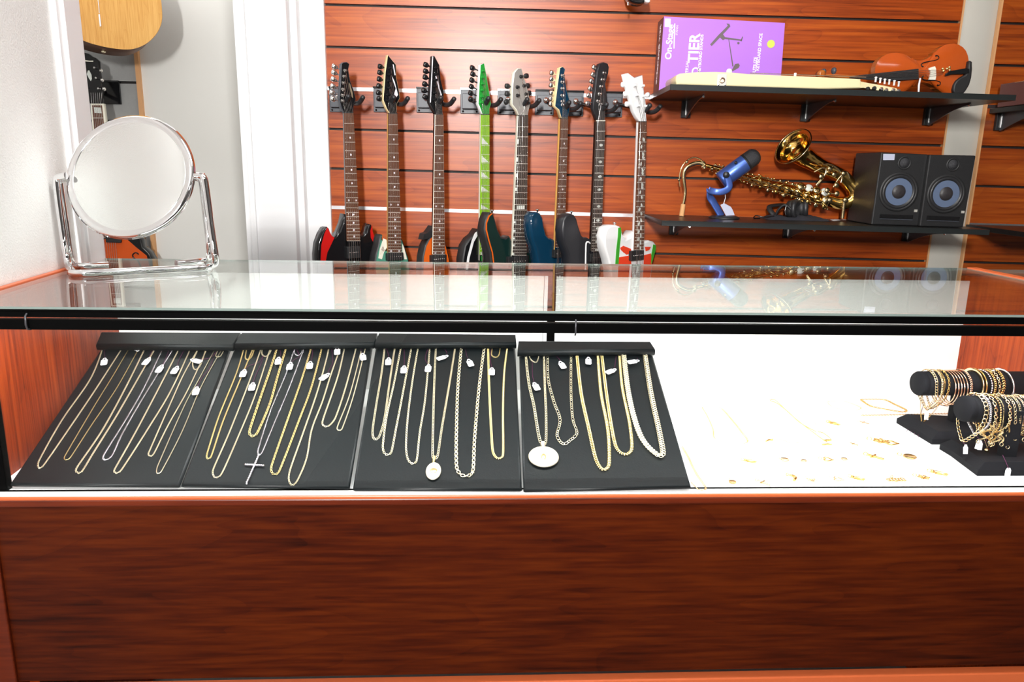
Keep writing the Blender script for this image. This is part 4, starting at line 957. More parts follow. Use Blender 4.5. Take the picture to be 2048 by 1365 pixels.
# --- blue microphone
mbase = onS(*s8(782, 872), ZL); YM = mbase.y
def mY(p, d=0.0): x, y = s8(*p); return onY(x, y, YM + d)
mic = thing('microphone', 'blue desktop microphone tilted back on a swivel stand with a dark grille', 'microphone', (mbase.x, YM, mbase.z))
MB().lathe(mbase, (0, 0, 1), [(.050, .0), (.052, .002), (.050, .006), (.040, .0095), (.015, .011), (0, .011)], 40).build('base', 'blackm', mic)
ct = mY((982, 352), -.006); cb_ = mY((762, 512), .0); ad = (ct - cb_).normalized(); Lc = (ct - cb_).length; R_ = .0295
MB().lathe(cb_, ad, [(0, -.004), (R_ * .93, -.004), (R_, .001), (R_, Lc), (R_ * .97, Lc + .003)], 40).build('body', 'blue', mic)
MB().lathe(cb_, ad, [(R_ * 1.005, Lc - .001), (R_ * 1.005, Lc + .006), (R_ * .98, Lc + .0062)], 40, caps=False).build('collar_ring', 'blackm', mic)
MB().lathe(cb_, ad, [(R_ * .985, Lc + .004), (R_ * .98, Lc + .028)] + [(R_ * .98 * math.cos(PI / 2 * i / 8) + 1e-4, Lc + .028 + R_ * .85 * math.sin(PI / 2 * i / 8)) for i in range(1, 9)], 40, caps=False).build('grille', 'mesh', mic)
MB().ball(mY((893, 352), -.030), .005, 10).build('switch_knob', 'blackm', mic)
MB().lathe(mY((800, 465), -R_ - .004), (0, -1, 0), [(.0085, -.003), (.0105, .001), (.0105, .007), (.0085, .010), (.0, .011)], 20).build('pivot_knob', 'rubber', mic)
for s in (-1, 1):
    d = s * (R_ + .003); 
    ps = smooth_path([mY(p, -d) for p in ((808, 470), (832, 560), (815, 600), (760, 622))] + [mY((700, 622), -d * .9), mY((655, 612), -d * .55), mY((640, 606), 0)], .004)
    MB().tube(ps, .0115, 10, flat=.22, up=(0, 1, 0)).build('yoke_arm', 'blue', mic)
ps = smooth_path([mY(p) for p in ((640, 600), (645, 660), (680, 715), (725, 790), (760, 850))], .004); MB().tube(ps, .013, 10, flat=.3, up=(-.6, .5, .6)).build('stem', 'blue', mic)
tg = MB().prism([mY(p, -.02) for p in ((748, 745), (785, 730), (845, 762), (862, 790), (882, 842), (800, 846))], V((0, .0008, 0))).build('price_tag', 'tagblue', mic)
MB().tube([mY((792, 620), -.01), mY((795, 680), -.018), mY((778, 738), -.02)], .0013, 6).build('tag_string', 'tag', tg)

# --- headphones on their pouch
pc_ = onS(*s8(1440, 885), ZL)
def hY(p, d=0.0): x, y = s8(*p); return onY(x, y, pc_.y + d)
pch = MB(); nx, ny = 26, 8; vs = []
for j in range(ny + 1):
    for i in range(nx + 1):
        u = i / nx; v = j / ny; x = lerp(hY((1160, 880)).x, hY((1745, 880)).x, u); y = pc_.y - .035 + .1 * v
        e = min(u, 1 - u) * 8; e = min(1, e) * min(1, min(v, 1 - v) * 5); h = (.004 + .011 * e * (.75 + .5 * math.sin(u * 17 + v * 6) * math.sin(v * 9 + u * 5)))
        vs.append(V((x, y, ZL(x) + h * (1 if e > 0 else .3))))
pch.add(vs, [(j * (nx + 1) + i, j * (nx + 1) + i + 1, (j + 1) * (nx + 1) + i + 1, (j + 1) * (nx + 1) + i) for j in range(ny) for i in range(nx)], 0, True)
nb0 = len(vs); ring = [(0, i) for i in range(nx + 1)] + [(j, nx) for j in range(1, ny + 1)] + [(ny, i) for i in range(nx - 1, -1, -1)] + [(j, 0) for j in range(ny - 1, 0, -1)]
rv = [vs[j * (nx + 1) + i] for j, i in ring]; rb_ = [V((p.x, p.y, ZL(p.x) + .0005)) for p in rv]; k = len(rv)
pch.add(rv + rb_, [(i, (i + 1) % k, k + (i + 1) % k, k + i) for i in range(k)] + [tuple(range(2 * k - 1, k - 1, -1))], 0, True)
po = pch.build('pouch', 'cloth'); tag(po, 'flattened black cloth pouch under the headphones', 'pouch')
hp_ = thing('headphones', 'black folded over-ear headphones lying on a cloth pouch beside the speakers', 'headphones', (hY((1400, 850)).x, pc_.y, ZL(0.9) + .01))
for (x, y, dd, tw) in ((1432, 785, .0, .25), (1522, 780, .028, -.2)):
    c = hY((x, y), dd); axc = V((1, -.55 - tw, .08)).normalized()
    MB().lathe(c, axc, [(.006, -.026), (.022, -.024), (.029, -.018), (.031, -.008), (.031, -.004), (.030, -.002)], 30).build('ear_cup', 'blackm', hp_)
    MB().lathe(c, axc, [(.030, -.002), (.034, .003), (.034, .010), (.029, .015), (.021, .013), (.019, .006), (0, .006)], 30).build('ear_cushion', 'rubber', hp_)
    MB().ball(c - axc * .0255 + V((0, 0, 0)), .005, 8).build('badge', 'goldp', hp_)
MB().tube(smooth_path([hY((1420, 800), -.02), hY((1350, 745), -.012), hY((1290, 790), -.004), hY((1260, 840), .004), hY((1215, 800), .02), hY((1210, 760), .04), hY((1300, 745), .06), hY((1400, 750), .062), hY((1500, 745), .055)], .006), .0095, 10, flat=.5).build('headband', 'blackm', hp_)
MB().tube(smooth_path([hY((1362, 755), -.024), hY((1350, 800), -.026), hY((1358, 840), -.024)], .004), .0016, 6).build('silver_trim', 'nickel', hp_)
MB().tube(smooth_path([hY((1250, 850), -.02), hY((1150, 858), -.02), hY((1080, 845), -.01), hY((1060, 868), .0), hY((1120, 868), .01)], .005), .002, 6).build('cord', 'black', hp_)
c0 = onS(*s8(1840, 880), ZL)
cdp = thing('price_card', 'small white card lying on the lower shelf left of the speakers', 'card', c0)
P = [onS(*s8(x, y), ZL, .0006) for x, y in ((1770, 884), (1800, 896), (1912, 884), (1880, 872))]
MB().prism(P, V((0, 0, .0008))).build('card_sheet', 'tag', cdp); MB().tube([P[2], P[2] + V((.02, .01, .001))], .0006, 4).build('string', 'tag', cdp)

# --- two studio speakers
def speaker(label, q, cw, rw, ctw, rt, slot, badge, sticker=None):
    bl_ = onS(*s9(*q[3]), ZL, .0008); Y = bl_.y
    sY2 = lambda p, d=0.0: onY(*s9(*p), Y + d)
    t = thing('studio_speaker', label, 'speaker', (sY2(((q[3][0] + q[2][0]) / 2, q[3][1])).x, Y, bl_.z), 'pair of studio speakers')
    TLs, TRs = sY2(q[0]), sY2(q[1]); BRs = sY2(q[2]); BRs.z = ZL(BRs.x) + .0008
    dd = V((0, .185, 0)); P = [bl_, BRs, BRs + dd, bl_ + dd, TLs, TRs, TRs + dd, TLs + dd]
    MB().hexa(P).build('cabinet', 'cab', t, .004, seg=3)
    Rr = rw / 4.404 / 590; nn_ = V((0, -1, 0)); c = sY2(cw)
    MB().lathe(c, nn_, [(Rr * 1.17, .0), (Rr * 1.15, .003), (Rr * 1.02, .0035), (Rr * .98, -.0005 + .002)], 56, caps=False).build('waveguide_ring', 'blackm', t)
    wf = MB().lathe(c, nn_, [(Rr, .002), (Rr * .96, .0042), (Rr * .90, .0048), (Rr * .84, .003), (Rr * .80, .0012)], 56, caps=False).build('woofer_surround', 'rubber', t)
    MB().lathe(c, nn_, [(Rr * .80, .0012), (Rr * .40, .0004)], 56).build('cone', 'cone', wf)
    MB().lathe(c, nn_, [(Rr * .42, .0006), (Rr * .36, .004), (Rr * .2, .0065), (0, .0075)], 36, caps=False).build('dust_cap', 'capc', wf)
    rt_ = rt / 4.404 / 590; c = sY2(ctw)
    tw = MB().lathe(c, nn_, [(rt_ * 1.35, .0003), (rt_ * 1.25, .0025), (rt_, .0012), (rt_, .001)], 36).build('tweeter_ring', 'blackm', t)
    MB().lathe(c, nn_, [(rt_ * .95, .0012), (rt_ * .7, .005), (rt_ * .35, .008), (0, .009)], 30, caps=False).build('tweeter_dome', 'mesh', tw)
    a, b = sY2(slot[0], -.0008), sY2(slot[1], -.0008)
    MB().box((a + b) / 2, (abs(b.x - a.x), .0022, .014), Matrix.Rotation(-math.atan2(b.z - a.z, b.x - a.x), 3, 'Y')).build('port_slot', 'black', t, .0008)
    MB().box((a + b) / 2 + V((0, -.001, -.008)), (abs(b.x - a.x) * .98, .002, .0022), Matrix.Rotation(-math.atan2(b.z - a.z, b.x - a.x), 3, 'Y')).build('port_lip', 'plate', t)
    c = sY2(badge, -.001); MB().box(c, (.010, .002, .008)).build('badge', 'fret', t)
    if sticker: MB().prism([sY2(p, -.001) for p in sticker], V((0, .0008, 0))).build('sticker', 'tagblue', t)
    return t
speaker('black studio speaker with a white sticker, left one of the pair', [(540, 240), (955, 260), (865, 895), (450, 880)], (693, 590), 140, (745, 335), 42, ((525, 805), (818, 815)), (843, 757),
        [(558, 255), (660, 257), (655, 310), (556, 310)])
speaker('black studio speaker without sticker, the right one of the pair on the lower shelf', [(966, 262), (1375, 270), (1262, 905), (876, 895)], (1110, 608), 138, (1172, 350), 42, ((940, 818), (1228, 830)), (1258, 768))

# --- instrument edge at the very top of the wall
cz = crop(1200, 0, 12.8)
hy = lambda p, d=0.0: onY(*cz(*p), 2.62 + d)
hi = thing('hanging_guitar', 'black guitar body with a white end, only its rim showing above the wall guitars', 'guitar', hy((950, 80)))
mb = MB().prism([hy(p) for p in ((760, 20), (820, 60), (900, 85), (990, 98), (1060, 90), (1120, 70), (1150, 30), (1190, -300), (1150, -700), (700, -700), (640, -300), (700, -60))], V((0, .05, 0)), inset=.005); mb.build('body', 'black', hi)
MB().prism([hy(p, -.002) for p in ((1135, -20), (1150, 35), (1200, 60), (1255, 62), (1288, 40), (1290, -20), (1250, -300), (1180, -300))], V((0, .05, 0)), inset=.005).build('white_edge', 'whiteg', hi)
MB().tube([hy((715, 140), -.01), hy((715, 60), -.01)], .0035, 8).build('strap_pin', 'nickel', hi)

# =================================================================== GUITARS BEYOND THE DOORWAY
c1 = crop(0, 0, 2.354); c9 = crop(140, 80, 7.58)
YA = 2.98
aY = lambda p, d=0.0: onY(*c1(*p), YA + d)
ag = thing('acoustic_guitar', 'natural-topped acoustic guitar hanging above the doorway, only its lower body showing', 'acoustic guitar', aY((530, 240)))
ol = [(762, 60), (758, 110), (738, 155), (702, 195), (655, 222), (600, 233), (520, 226), (440, 208), (385, 188), (330, 160), (290, 110), (270, 40), (280, -60), (320, -130), (330, -200), (300, -280), (320, -380), (420, -430), (620, -430), (720, -380), (740, -280), (700, -200), (715, -130), (750, -40)]
ol = [(p.x, p.y, 0) for p in smooth_path([V((x, y, 0)) for x, y in ol], 14, True)][:-1]
MB().prism([aY((p[0], p[1]), -.004) for p in ol], V((0, .004, 0))).build('top', 'natural', ag)
MB().prism([aY((p[0], p[1])) for p in ol], V((-.075, .10, -.012)), inset=.003).build('sides', 'rose_board', ag)
MB().lathe(aY((487, 236), .045), (0, 0, -1), [(.004, -.02), (.004, .0), (.008, .004), (.008, .008), (.003, .010)], 12).build('strap_button', 'goldp', ag)
ag_t = MB().tube(smooth_path([aY((458, -30), -.012), aY((466, 40), -.010), aY((468, 70), -.010)], .006), .0013, 6).build('tag_string', 'tag', ag)
MB().prism([aY(p, -.010) for p in ((463, 68), (470, 66), (476, 122), (470, 126))], V((0, .001, 0))).build('price_tag', 'tag', ag)
YH = 3.12
h9 = lambda p, d=0.0: onY(*c9(*p), YH + d); h1 = lambda p, d=0.0: onY(*c1(*p), YH + d)
ar = thing('archtop_guitar', 'sunburst archtop guitar with black headstock hanging beyond the doorway behind the mirror', 'electric guitar', h1((560, 1300)))
MB().prism([h9(p) for p in ((190, 185), (270, 205), (330, 250), (380, 270), (430, 320), (440, 450), (465, 620), (480, 800), (490, 965), (300, 965), (240, 780), (150, 620), (60, 450), (20, 330), (100, 215))], V((0, .016, 0)), inset=.0015).build('headstock', 'black', ar)
MB().prism([h9(p, -.001) for p in ((270, 465), (290, 460), (325, 530), (330, 590), (315, 625), (285, 580), (255, 520))], V((0, .002, 0))).build('inlay', 'pearl', ar)
MB().prism([h9(p, -.001) for p in ((205, 300), (300, 315), (350, 312), (350, 332), (205, 325))], V((0, .002, 0))).build('logo', 'bind', ar)
for p in ((392, 425), (415, 580), (450, 742), (262, 722)): MB().lathe(h9(p), (0, -1, 0), [(.005, 0), (.005, .003), (.003, .01), (.004, .012), (0, .012)], 10).build('tuning_post', 'nickel', ar)
for p in ((470, 465), (485, 610), (515, 745)): MB().ball(h9(p, .008), .008, 10).build('tuning_key', 'nickel', ar)
nk_ = [h9((308, 965)), h9((505, 965)), h1((560, 1120)), h1((478, 1120))]
MB().prism([p for p in nk_], V((0, .02, 0)), inset=.002).build('neck', 'bind', ar)
fb_ = [h9((330, 990), -.002), h9((480, 990), -.002), h1((548, 1120), -.002), h1((488, 1120), -.002)]
fo = MB().prism(fb_, V((0, .003, 0))).build('fretboard', 'rose_board', ar)
for k in range(16):
    f = 1 - 2 ** (-(k + 1) / 12); f /= (1 - 2 ** (-16 / 12)); a = fb_[0].lerp(fb_[3], f); b = fb_[1].lerp(fb_[2], f); MB().tube([a, b], .0012, 4).build('fret', 'fret', fo)
MB().prism([h9(p, -.003) for p in ((358, 1020), (470, 1025), (482, 1112), (368, 1105))], V((0, .001, 0))).build('inlay', 'pearl', fo)
for k in range(6):
    f = (k + .5) / 6; MB().tube([h9((300 + 200 * f, 800), -.006), fb_[0].lerp(fb_[1], f) - V((0, .004, 0)), fb_[3].lerp(fb_[2], f) - V((0, .004, 0)), h1((500 + 60 * f, 1260), -.01)], .0008, 4, caps=False).build('string', 'nickel', ar)
bo = [(492, 1112), (575, 1112), (592, 1103), (645, 1103), (665, 1130), (672, 1165), (700, 1190), (728, 1240), (735, 1320), (720, 1420), (640, 1500), (520, 1510), (430, 1450), (390, 1330), (395, 1220), (430, 1140)]
MB().prism([h1(p) for p in bo], V((0, .05, 0)), 0, 1, inset=.006).build('body', ['black', 'black'], ar)
MB().prism([h1(p, -.002) for p in ((495, 1125), (570, 1125), (600, 1130), (640, 1165), (690, 1205), (705, 1260), (700, 1400), (560, 1480), (440, 1400), (420, 1230), (450, 1150))], V((0, .002, 0))).build('sunburst_centre', 'sunburst', ar)
MB().box(h1((535, 1125), -.008), (.062, .012, .03)).build('pickup', 'blackm', ar, .002)
MB().tube(smooth_path([h1(p, -.003) for p in ((665, 1262), (650, 1230), (630, 1215), (625, 1200), (640, 1190), (655, 1200))], .004), .0028, 6).build('f_hole', 'black', ar)
pc = onY(*c9(600, 800), YB - .005)
ha = thing('guitar_hanger', 'black slat-wall hook plate on the grey panel beyond the doorway', 'guitar hanger', (pc.x, YB, pc.z), 'guitar hangers')
MB().box(pc, (.09, .006, .09)).build('plate', 'black', ha, .0015)
MB().tube(smooth_path([pc + V((-.02, -.01, 0)), pc + V((-.05, -.06, .0)), h9((400, 870), .03)], .01), .008, 10).build('arm', 'blackm', ha)
MB().box(pc + V((0, -.006, .044)), (.09, .012, .006)).build('lip', 'blackm', ha)

# =================================================================== NECKLACE BOARDS
j1 = crop(0, 640, 3.7917); j2 = crop(360, 640, 3.7925); j3 = crop(700, 640, 3.7917); j4 = crop(1020, 660, 4.0158); j7 = crop(1360, 760, 5.689); j8 = crop(1640, 720, 4.875)
TB = .008                                            # board thickness
b0 = onZ(18, 965, DK + TB + .002); b1 = onZ(1383, 972, DK + TB + .002); b2 = onY(750, 692, 1.40)
bN = (b1 - b0).cross(b2 - b0).normalized()
if bN.z < 0: bN = -bN
BW = lambda px, py, d=0.0: onP(px, py, b0 + bN * d, bN)
bD = V((0, 1, 0)) - bN * bN.y; bD.normalize()       # up the board
def board(label, body, cap):
    c = BW(sum(p[0] for p in body) / 4, sum(p[1] for p in body) / 4)
    t = thing('necklace_board', label, 'jewelry display board', (c.x, c.y, DK), 'black necklace boards')
    P = [BW(*p) for p in body]                       # tl, tr, br, bl
    e = (P[0] - P[3]).normalized()
    P = [P[0] + e * .012, P[1] + e * .012, P[2], P[3]]
    MB().prism([P[3], P[2], P[1], P[0]], -bN * TB, 0, 0, inset=.004).build('padded_panel', 'leather', t)
    Q = [BW(cap[3][0], cap[3][1], .016), BW(cap[2][0], cap[2][1], .016), BW(cap[1][0], cap[1][1], .016), BW(cap[0][0], cap[0][1], .016)]
    MB().prism(Q, -bN * .015, 0, 0, inset=.0045).build('top_roll', 'leather', t)
    # easel leg behind
    m_ = (P[0] + P[1]) / 2 - bN * (TB + .002) - e * .02; f = V((m_.x, m_.y + .025, DK + .001))
    w_ = (P[1] - P[0]).normalized() * .02
    MB().prism([m_ - w_, m_ + w_, f + w_, f - w_], V((0, .003, 0))).build('easel_leg', 'leather', t)
    return t
BODIES = [([(207, 690), (464, 690), (359, 970), (19, 968)], [(204, 663), (481, 664), (464, 692), (191, 690)]),
          ([(471, 690), (746, 690), (699, 974), (361, 970)], [(484, 664), (755, 665), (748, 687), (468, 690)]),
          ([(752, 690), (1031, 690), (1044, 978), (705, 977)], [(758, 665), (1031, 668), (1033, 687), (749, 688)]),
          ([(1038, 702), (1304, 702), (1383, 973), (1047, 980)], [(1037, 681), (1300, 682), (1311, 701), (1035, 703)])]
BL_ = ['leftmost black leatherette necklace board, seven thin gold chains on it', 'second black necklace board from the left, with the silver cross necklace', 'third black necklace board from the left, with the small oval medal necklace', 'rightmost black necklace board, with the large round medallion and thick chains']
for (b_, c_), l_ in zip(BODIES, BL_): board(l_, b_, c_)

def chain_mesh(path, style, w, nrm_f):
    """links laid along path; w overall width; nrm_f(point) surface normal"""
    mb = MB(); k = len(path)
    if style == 'smooth': return mb.tube(path, w / 2, 6)
    for i in range(k - 1):
        a, b = path[i], path[i + 1]; t = (b - a)
        if t.length < 1e-7: continue
        t.normalize(); nn = nrm_f(a); q = nn.cross(t).normalized(); c = (a + b) / 2
        if style == 'rope':
            tt = (t * .85 + q * .5).normalized(); qq = nn.cross(tt).normalized()
            mb.link(c, tt, (qq * .8 + nn * .6 * (1 if i % 2 else -1)).normalized(), w * .56, w * .36, w * .16, nu=8, nv=4)
        elif style == 'curb':
            tt = (t * .95 + q * .3).normalized(); qq = nn.cross(tt).normalized(); tw = .45
            mb.link(c, tt, (qq * math.cos(tw) + nn * math.sin(tw)), w * .56, w * .40, w * .12, nu=9, nv=4)
        elif style == 'cuban':
            tt = (t * .62 + q * .78).normalized(); qq = nn.cross(tt).normalized(); tw = .55
            mb.link(c + nn * w * .05, tt, (qq * math.cos(tw) + nn * math.sin(tw)), w * .46, w * .10, w * .062, nu=14, nv=6)
            mb.link(c - nn * w * .03 + t * w * .12, (t * .95 - q * .2).normalized(), q, w * .30, w * .34, w * .06, nu=12, nv=4)
        elif style == 'figaro':
            L = .86 if i % 4 == 0 else .50
            mb.link(c, t, (q * .96 + nn * .25).normalized(), w * L, w * .38, w * .095, nu=14, nv=5)
        elif style == 'franco':
            for s in (-1, 1):
                tt = (t * .75 + q * .66 * s).normalized(); mb.ball(c + q * w * .22 * s, w * .20, 6, ax=tt, st=1.8, k=4)
        elif style == 'bead':
            mb.ball(c, w * .46, 6, k=4)
    return mb
STEP = {'smooth': 1.5, 'rope': .90, 'curb': .92, 'cuban': .50, 'figaro': 1.15, 'franco': .62, 'bead': 1.0}
def laid(name, pts, style, w, mat, parent, surf, nf):
    """pts: pixels; surf(px,py,d) drops them on the surface"""
    P = [surf(x, y, w * .42) for x, y in pts]
    if style == 'figaro':
        fine = smooth_path(P, w * .30); out = []; i = 0; k = 0
        while i < len(fine): out.append(fine[i]); i += (5 if k % 4 == 0 else 3); k += 1
        P = out
    else: P = smooth_path(P, w * STEP[style] if style != 'smooth' else .004)
    return chain_mesh(P, style, w, nf).build(name, mat, parent)
def price_tag(px, py, rot, surf, parent, nf, thread=None, L=.0225, W_=.0112, d=.002, hold=True):
    """small paper tag with a punched hole, plus its purple thread"""
    c = surf(px, py, d); nn = nf(c); up = (surf(px, py - 10, d) - c).normalized(); rt = up.cross(nn).normalized()
    a = math.radians(rot); u = up * math.cos(a) + rt * math.sin(a); r_ = u.cross(nn).normalized()
    h, w_ = L / 2, W_ / 2
    o = [(-w_, -h * .8), (-w_ * .75, -h), (w_ * .75, -h), (w_, -h * .8), (w_, h * .45), (w_ * .62, h * .62), (w_ * .55, h * .9), (w_ * .25, h * 1.12), (-w_ * .25, h * 1.12), (-w_ * .55, h * .9), (-w_ * .62, h * .62), (-w_, h * .45)]
    n_ = len(o); hc = (0, h * .72); rad = w_ * .36; ho = []
    cx, cy = 0, 0; ang = [math.atan2(y - hc[1], x - hc[0]) for x, y in o]
    inner = [(hc[0] + rad * math.cos(t), hc[1] + rad * math.sin(t)) for t in ang]
    top = lambda p, z: c + r_ * p[0] + u * p[1] + nn * z
    vs = [top(p, .0004) for p in o] + [top(p, .0004) for p in inner] + [top(p, -.0002) for p in o] + [top(p, -.0002) for p in inner]
    fs = []
    for i in range(n_):
        j = (i + 1) % n_; fs += [(i, j, n_ + j, n_ + i), (2 * n_ + j, 2 * n_ + i, 3 * n_ + i, 3 * n_ + j), (i, 2 * n_ + i, 2 * n_ + j, j)]
    t = MB().add(vs, fs).build('price_tag', 'tag', parent)
    if thread:
        P = [top((0, h * .8), .0006)] + [surf(x, y, .0012) for x, y in thread]
        MB().tube(smooth_path(P, .003), .00032, 5).build('thread', 'thread', t)
    return t
bnf = lambda p: bN
def necklace(label, bi, pts, c, style, w, mat, loops=(), tags=(), grp='necklaces on the black boards'):
    px = [c(*p) for p in pts]; px[0] = (px[0][0] + 1, px[0][1] - 6); px[-1] = (px[-1][0] + 1, px[-1][1] - 6)
    m = BW(*px[len(px) // 2])
    t = thing('necklace', label, 'necklace', m, grp)
    laid('chain', px, style, w, mat, t, BW, bnf)
    for lp_ in loops: laid('clasp_end', [c(*p) for p in lp_], 'curb' if style != 'smooth' else 'rope', min(w, .0024), mat, t, BW, bnf)
    for tg_ in tags:
        (x, y), r_ = c(tg_[0], tg_[1]), tg_[2]; th = [c(*p) for p in tg_[3]] if len(tg_) > 3 else [(x + 2, y - 18), (x + 5, 684)]
        price_tag(x, y, r_, BW, t, bnf, th, d=.0022 + w * .5)
    return t
mm = .00122
necklace('outermost left gold rope necklace on the leftmost black board', 0, [(785, 210), (690, 440), (470, 760), (300, 1060), (287, 1105), (300, 1127), (330, 1105), (500, 860), (730, 520), (940, 210)], j1, 'rope', 2.2 * mm, 'goldp', tags=[(790, 318, 5, [(795, 260), (785, 205)])])
necklace('second necklace from the left on the leftmost board, thin and smooth gold', 0, [(990, 215), (860, 420), (700, 680), (500, 1020), (486, 1050), (500, 1065), (530, 1050), (700, 790), (890, 510), (1055, 230)], j1, 'smooth', 1.3 * mm, 'gold', tags=[(1037, 215, 170, [(1045, 195)])])
necklace('third necklace from the left on the leftmost board, heavier gold rope with narrow loop', 0, [(1110, 210), (960, 500), (780, 830), (590, 1110), (575, 1145), (595, 1163), (622, 1150), (720, 990), (900, 700), (1190, 210)], j1, 'rope', 2.4 * mm, 'goldp', tags=[(1113, 315, 25, [(1140, 260), (1180, 205)])])
necklace('silver-rose necklace in the middle of the leftmost board', 0, [(1235, 230), (1090, 520), (940, 780), (790, 1020), (782, 1052), (805, 1064), (850, 1030), (930, 860), (1080, 600), (1330, 210)], j1, 'rope', 2.2 * mm, 'silver', tags=[(1212, 372, 20, [(1250, 310), (1290, 205)])])
necklace('gold rope necklace in the leftmost board, directly right of the silver-rose one', 0, [(1370, 210), (1240, 450), (1040, 830), (880, 1115), (865, 1150), (888, 1163), (920, 1140), (1120, 830), (1300, 530), (1455, 210)], j1, 'rope', 2.2 * mm, 'goldp', tags=[(1328, 382, 20, [(1360, 300), (1410, 205)])])
necklace('short pale gold necklace second from the right on the leftmost board', 0, [(1520, 210), (1400, 400), (1290, 640), (1140, 980), (1125, 1020), (1145, 1035), (1170, 1010), (1280, 790), (1430, 520), (1580, 210)], j1, 'rope', 1.9 * mm, 'goldp', loops=[[(1510, 210), (1462, 320), (1478, 378), (1520, 345), (1560, 225)]], tags=[(1488, 312, -50, [(1530, 300), (1600, 285), (1640, 240)])])
necklace('thin smooth gold necklace at the right edge of the leftmost board', 0, [(1640, 220), (1510, 450), (1400, 650), (1200, 1100), (1187, 1150), (1197, 1170), (1222, 1155), (1380, 850), (1530, 500), (1700, 210)], j1, 'smooth', 1.5 * mm, 'goldp', loops=[[(1662, 212), (1636, 275), (1672, 275), (1706, 212)]], tags=[(1487, 540, 8, [(1530, 440), (1580, 380), (1620, 290)])])
necklace('leftmost narrow gold necklace on the second board', 1, [(490, 205), (430, 400), (300, 720), (210, 1000), (202, 1042), (215, 1054), (235, 1040), (330, 760), (450, 470), (560, 215)], j2, 'rope', 2.1 * mm, 'gold', loops=[[(510, 205), (495, 285), (512, 303), (542, 280), (570, 205)]], tags=[(480, 407, 12, [(520, 350), (600, 320), (630, 270)])])
necklace('long pale necklace second from the left on the second board', 1, [(620, 215), (540, 430), (380, 840), (262, 1110), (248, 1160), (268, 1198), (312, 1175), (440, 890), (570, 570), (690, 210)], j2, 'rope', 2.1 * mm, 'goldp', loops=[[(625, 210), (622, 260), (650, 278), (682, 250), (695, 205)]], tags=[(547, 508, 8, [(575, 420), (620, 320), (632, 270)])])
necklace('short thick gold rope necklace on the second board, left of the silver cross', 1, [(740, 205), (700, 330), (600, 620), (528, 840), (533, 875), (556, 883), (585, 860), (680, 640), (740, 430), (810, 205)], j2, 'rope', 3.6 * mm, 'gold', tags=[(745, 312, 5, [(765, 260), (750, 205)])])
cr = necklace('silver necklace with a beaded cross pendant on the second board', 1, [(862, 250), (800, 420), (690, 680), (592, 985), (590, 1010), (603, 1024), (620, 1012), (700, 820), (830, 510), (950, 205)], j2, 'rope', 1.8 * mm, 'silver', loops=[[(875, 205), (868, 250), (895, 272), (925, 240), (920, 205)]], tags=[(833, 352, 8, [(870, 300), (905, 280), (880, 215)])])
a = BW(*j2(601, 1028), .002); b = BW(*j2(505, 1245), .002); l_ = BW(*j2(492, 1104), .002); r_ = BW(*j2(640, 1112), .002)
crm = MB().tube([a, b], .0014, 6).tube([l_, r_], .0014, 6)
cpo = crm.build('cross_pendant', 'silver', cr)
for i in range(15): MB().ball(a.lerp(b, (i + .5) / 15) + bN * .0012, .0019, 8, k=6).build('stone', 'silver', cpo)
for i in range(10): MB().ball(l_.lerp(r_, (i + .5) / 10) + bN * .0014, .0019, 8, k=6).build('stone', 'silver', cpo)
necklace('long gold rope necklace on the second board, directly right of the silver cross', 1, [(1000, 205), (930, 430), (840, 690), (700, 1090), (692, 1145), (716, 1175), (750, 1155), (900, 770), (1000, 500), (1080, 205)], j2, 'rope', 2.9 * mm, 'gold', tags=[(985, 345, 5, [(1000, 290), (1010, 205)])])
necklace('longest pale gold necklace on the second board, bending inward on its right strand', 1, [(1130, 210), (1110, 300), (1040, 550), (940, 840), (838, 1130), (825, 1210), (850, 1255), (890, 1220), (960, 1050), (1000, 830), (1080, 620), (1140, 430), (1210, 240)], j2, 'rope', 2.3 * mm, 'goldp', tags=[(1097, 433, 40, [(1130, 380), (1160, 320), (1150, 215)])])
necklace('short gold rope necklace second from the right on the second board', 1, [(1250, 205), (1200, 420), (1090, 740), (1080, 790), (1103, 810), (1135, 800), (1180, 740), (1260, 500), (1340, 205)], j2, 'rope', 2.4 * mm, 'goldp', tags=[(1192, 240, 0, [(1175, 222), (1150, 215)])])
necklace('short thin double-strand necklace at the right edge of the second board', 1, [(1370, 260), (1290, 560), (1198, 800), (1192, 828), (1210, 840), (1230, 825), (1320, 560), (1410, 205)], j2, 'rope', 1.7 * mm, 'goldp', tags=[(1388, 282, -5, [(1375, 240), (1365, 205)])])
necklace('short curb necklace at the left edge of the third board', 2, [(262, 205), (240, 400), (200, 640), (172, 830), (175, 890), (195, 908), (222, 885), (260, 760), (300, 480), (340, 205)], j3, 'curb', 3.2 * mm, 'goldp', tags=[(291, 316, 3, [(290, 260), (270, 200)])])
necklace('gold rope necklace second from the left on the third board', 2, [(390, 190), (340, 450), (280, 720), (250, 940), (255, 1000), (280, 1025), (312, 1008), (350, 820), (400, 560), (470, 190)], j3, 'rope', 3.0 * mm, 'goldp', tags=[(408, 378, 4, [(412, 300), (410, 200)])])
necklace('gold rope necklace on the third board, directly left of the oval medal', 2, [(520, 190), (480, 420), (440, 720), (425, 960), (440, 1060), (475, 1092), (505, 1070), (530, 850), (570, 600), (605, 190)], j3, 'rope', 2.8 * mm, 'goldp', tags=[(593, 368, 5, [(570, 290), (600, 200)])])
md = necklace('curb necklace with a small oval medal pendant in the middle of the third board', 2, [(650, 190), (640, 450), (630, 800), (626, 1020), (632, 1050), (648, 1055), (665, 1030), (700, 800), (760, 450), (800, 190)], j3, 'curb', 3.4 * mm, 'goldp', tags=[(700, 287, 60, [(735, 250), (715, 220)])])
c = BW(*j3(633, 1148), .003); xx = (BW(*j3(700, 1148), .003) - c).normalized()
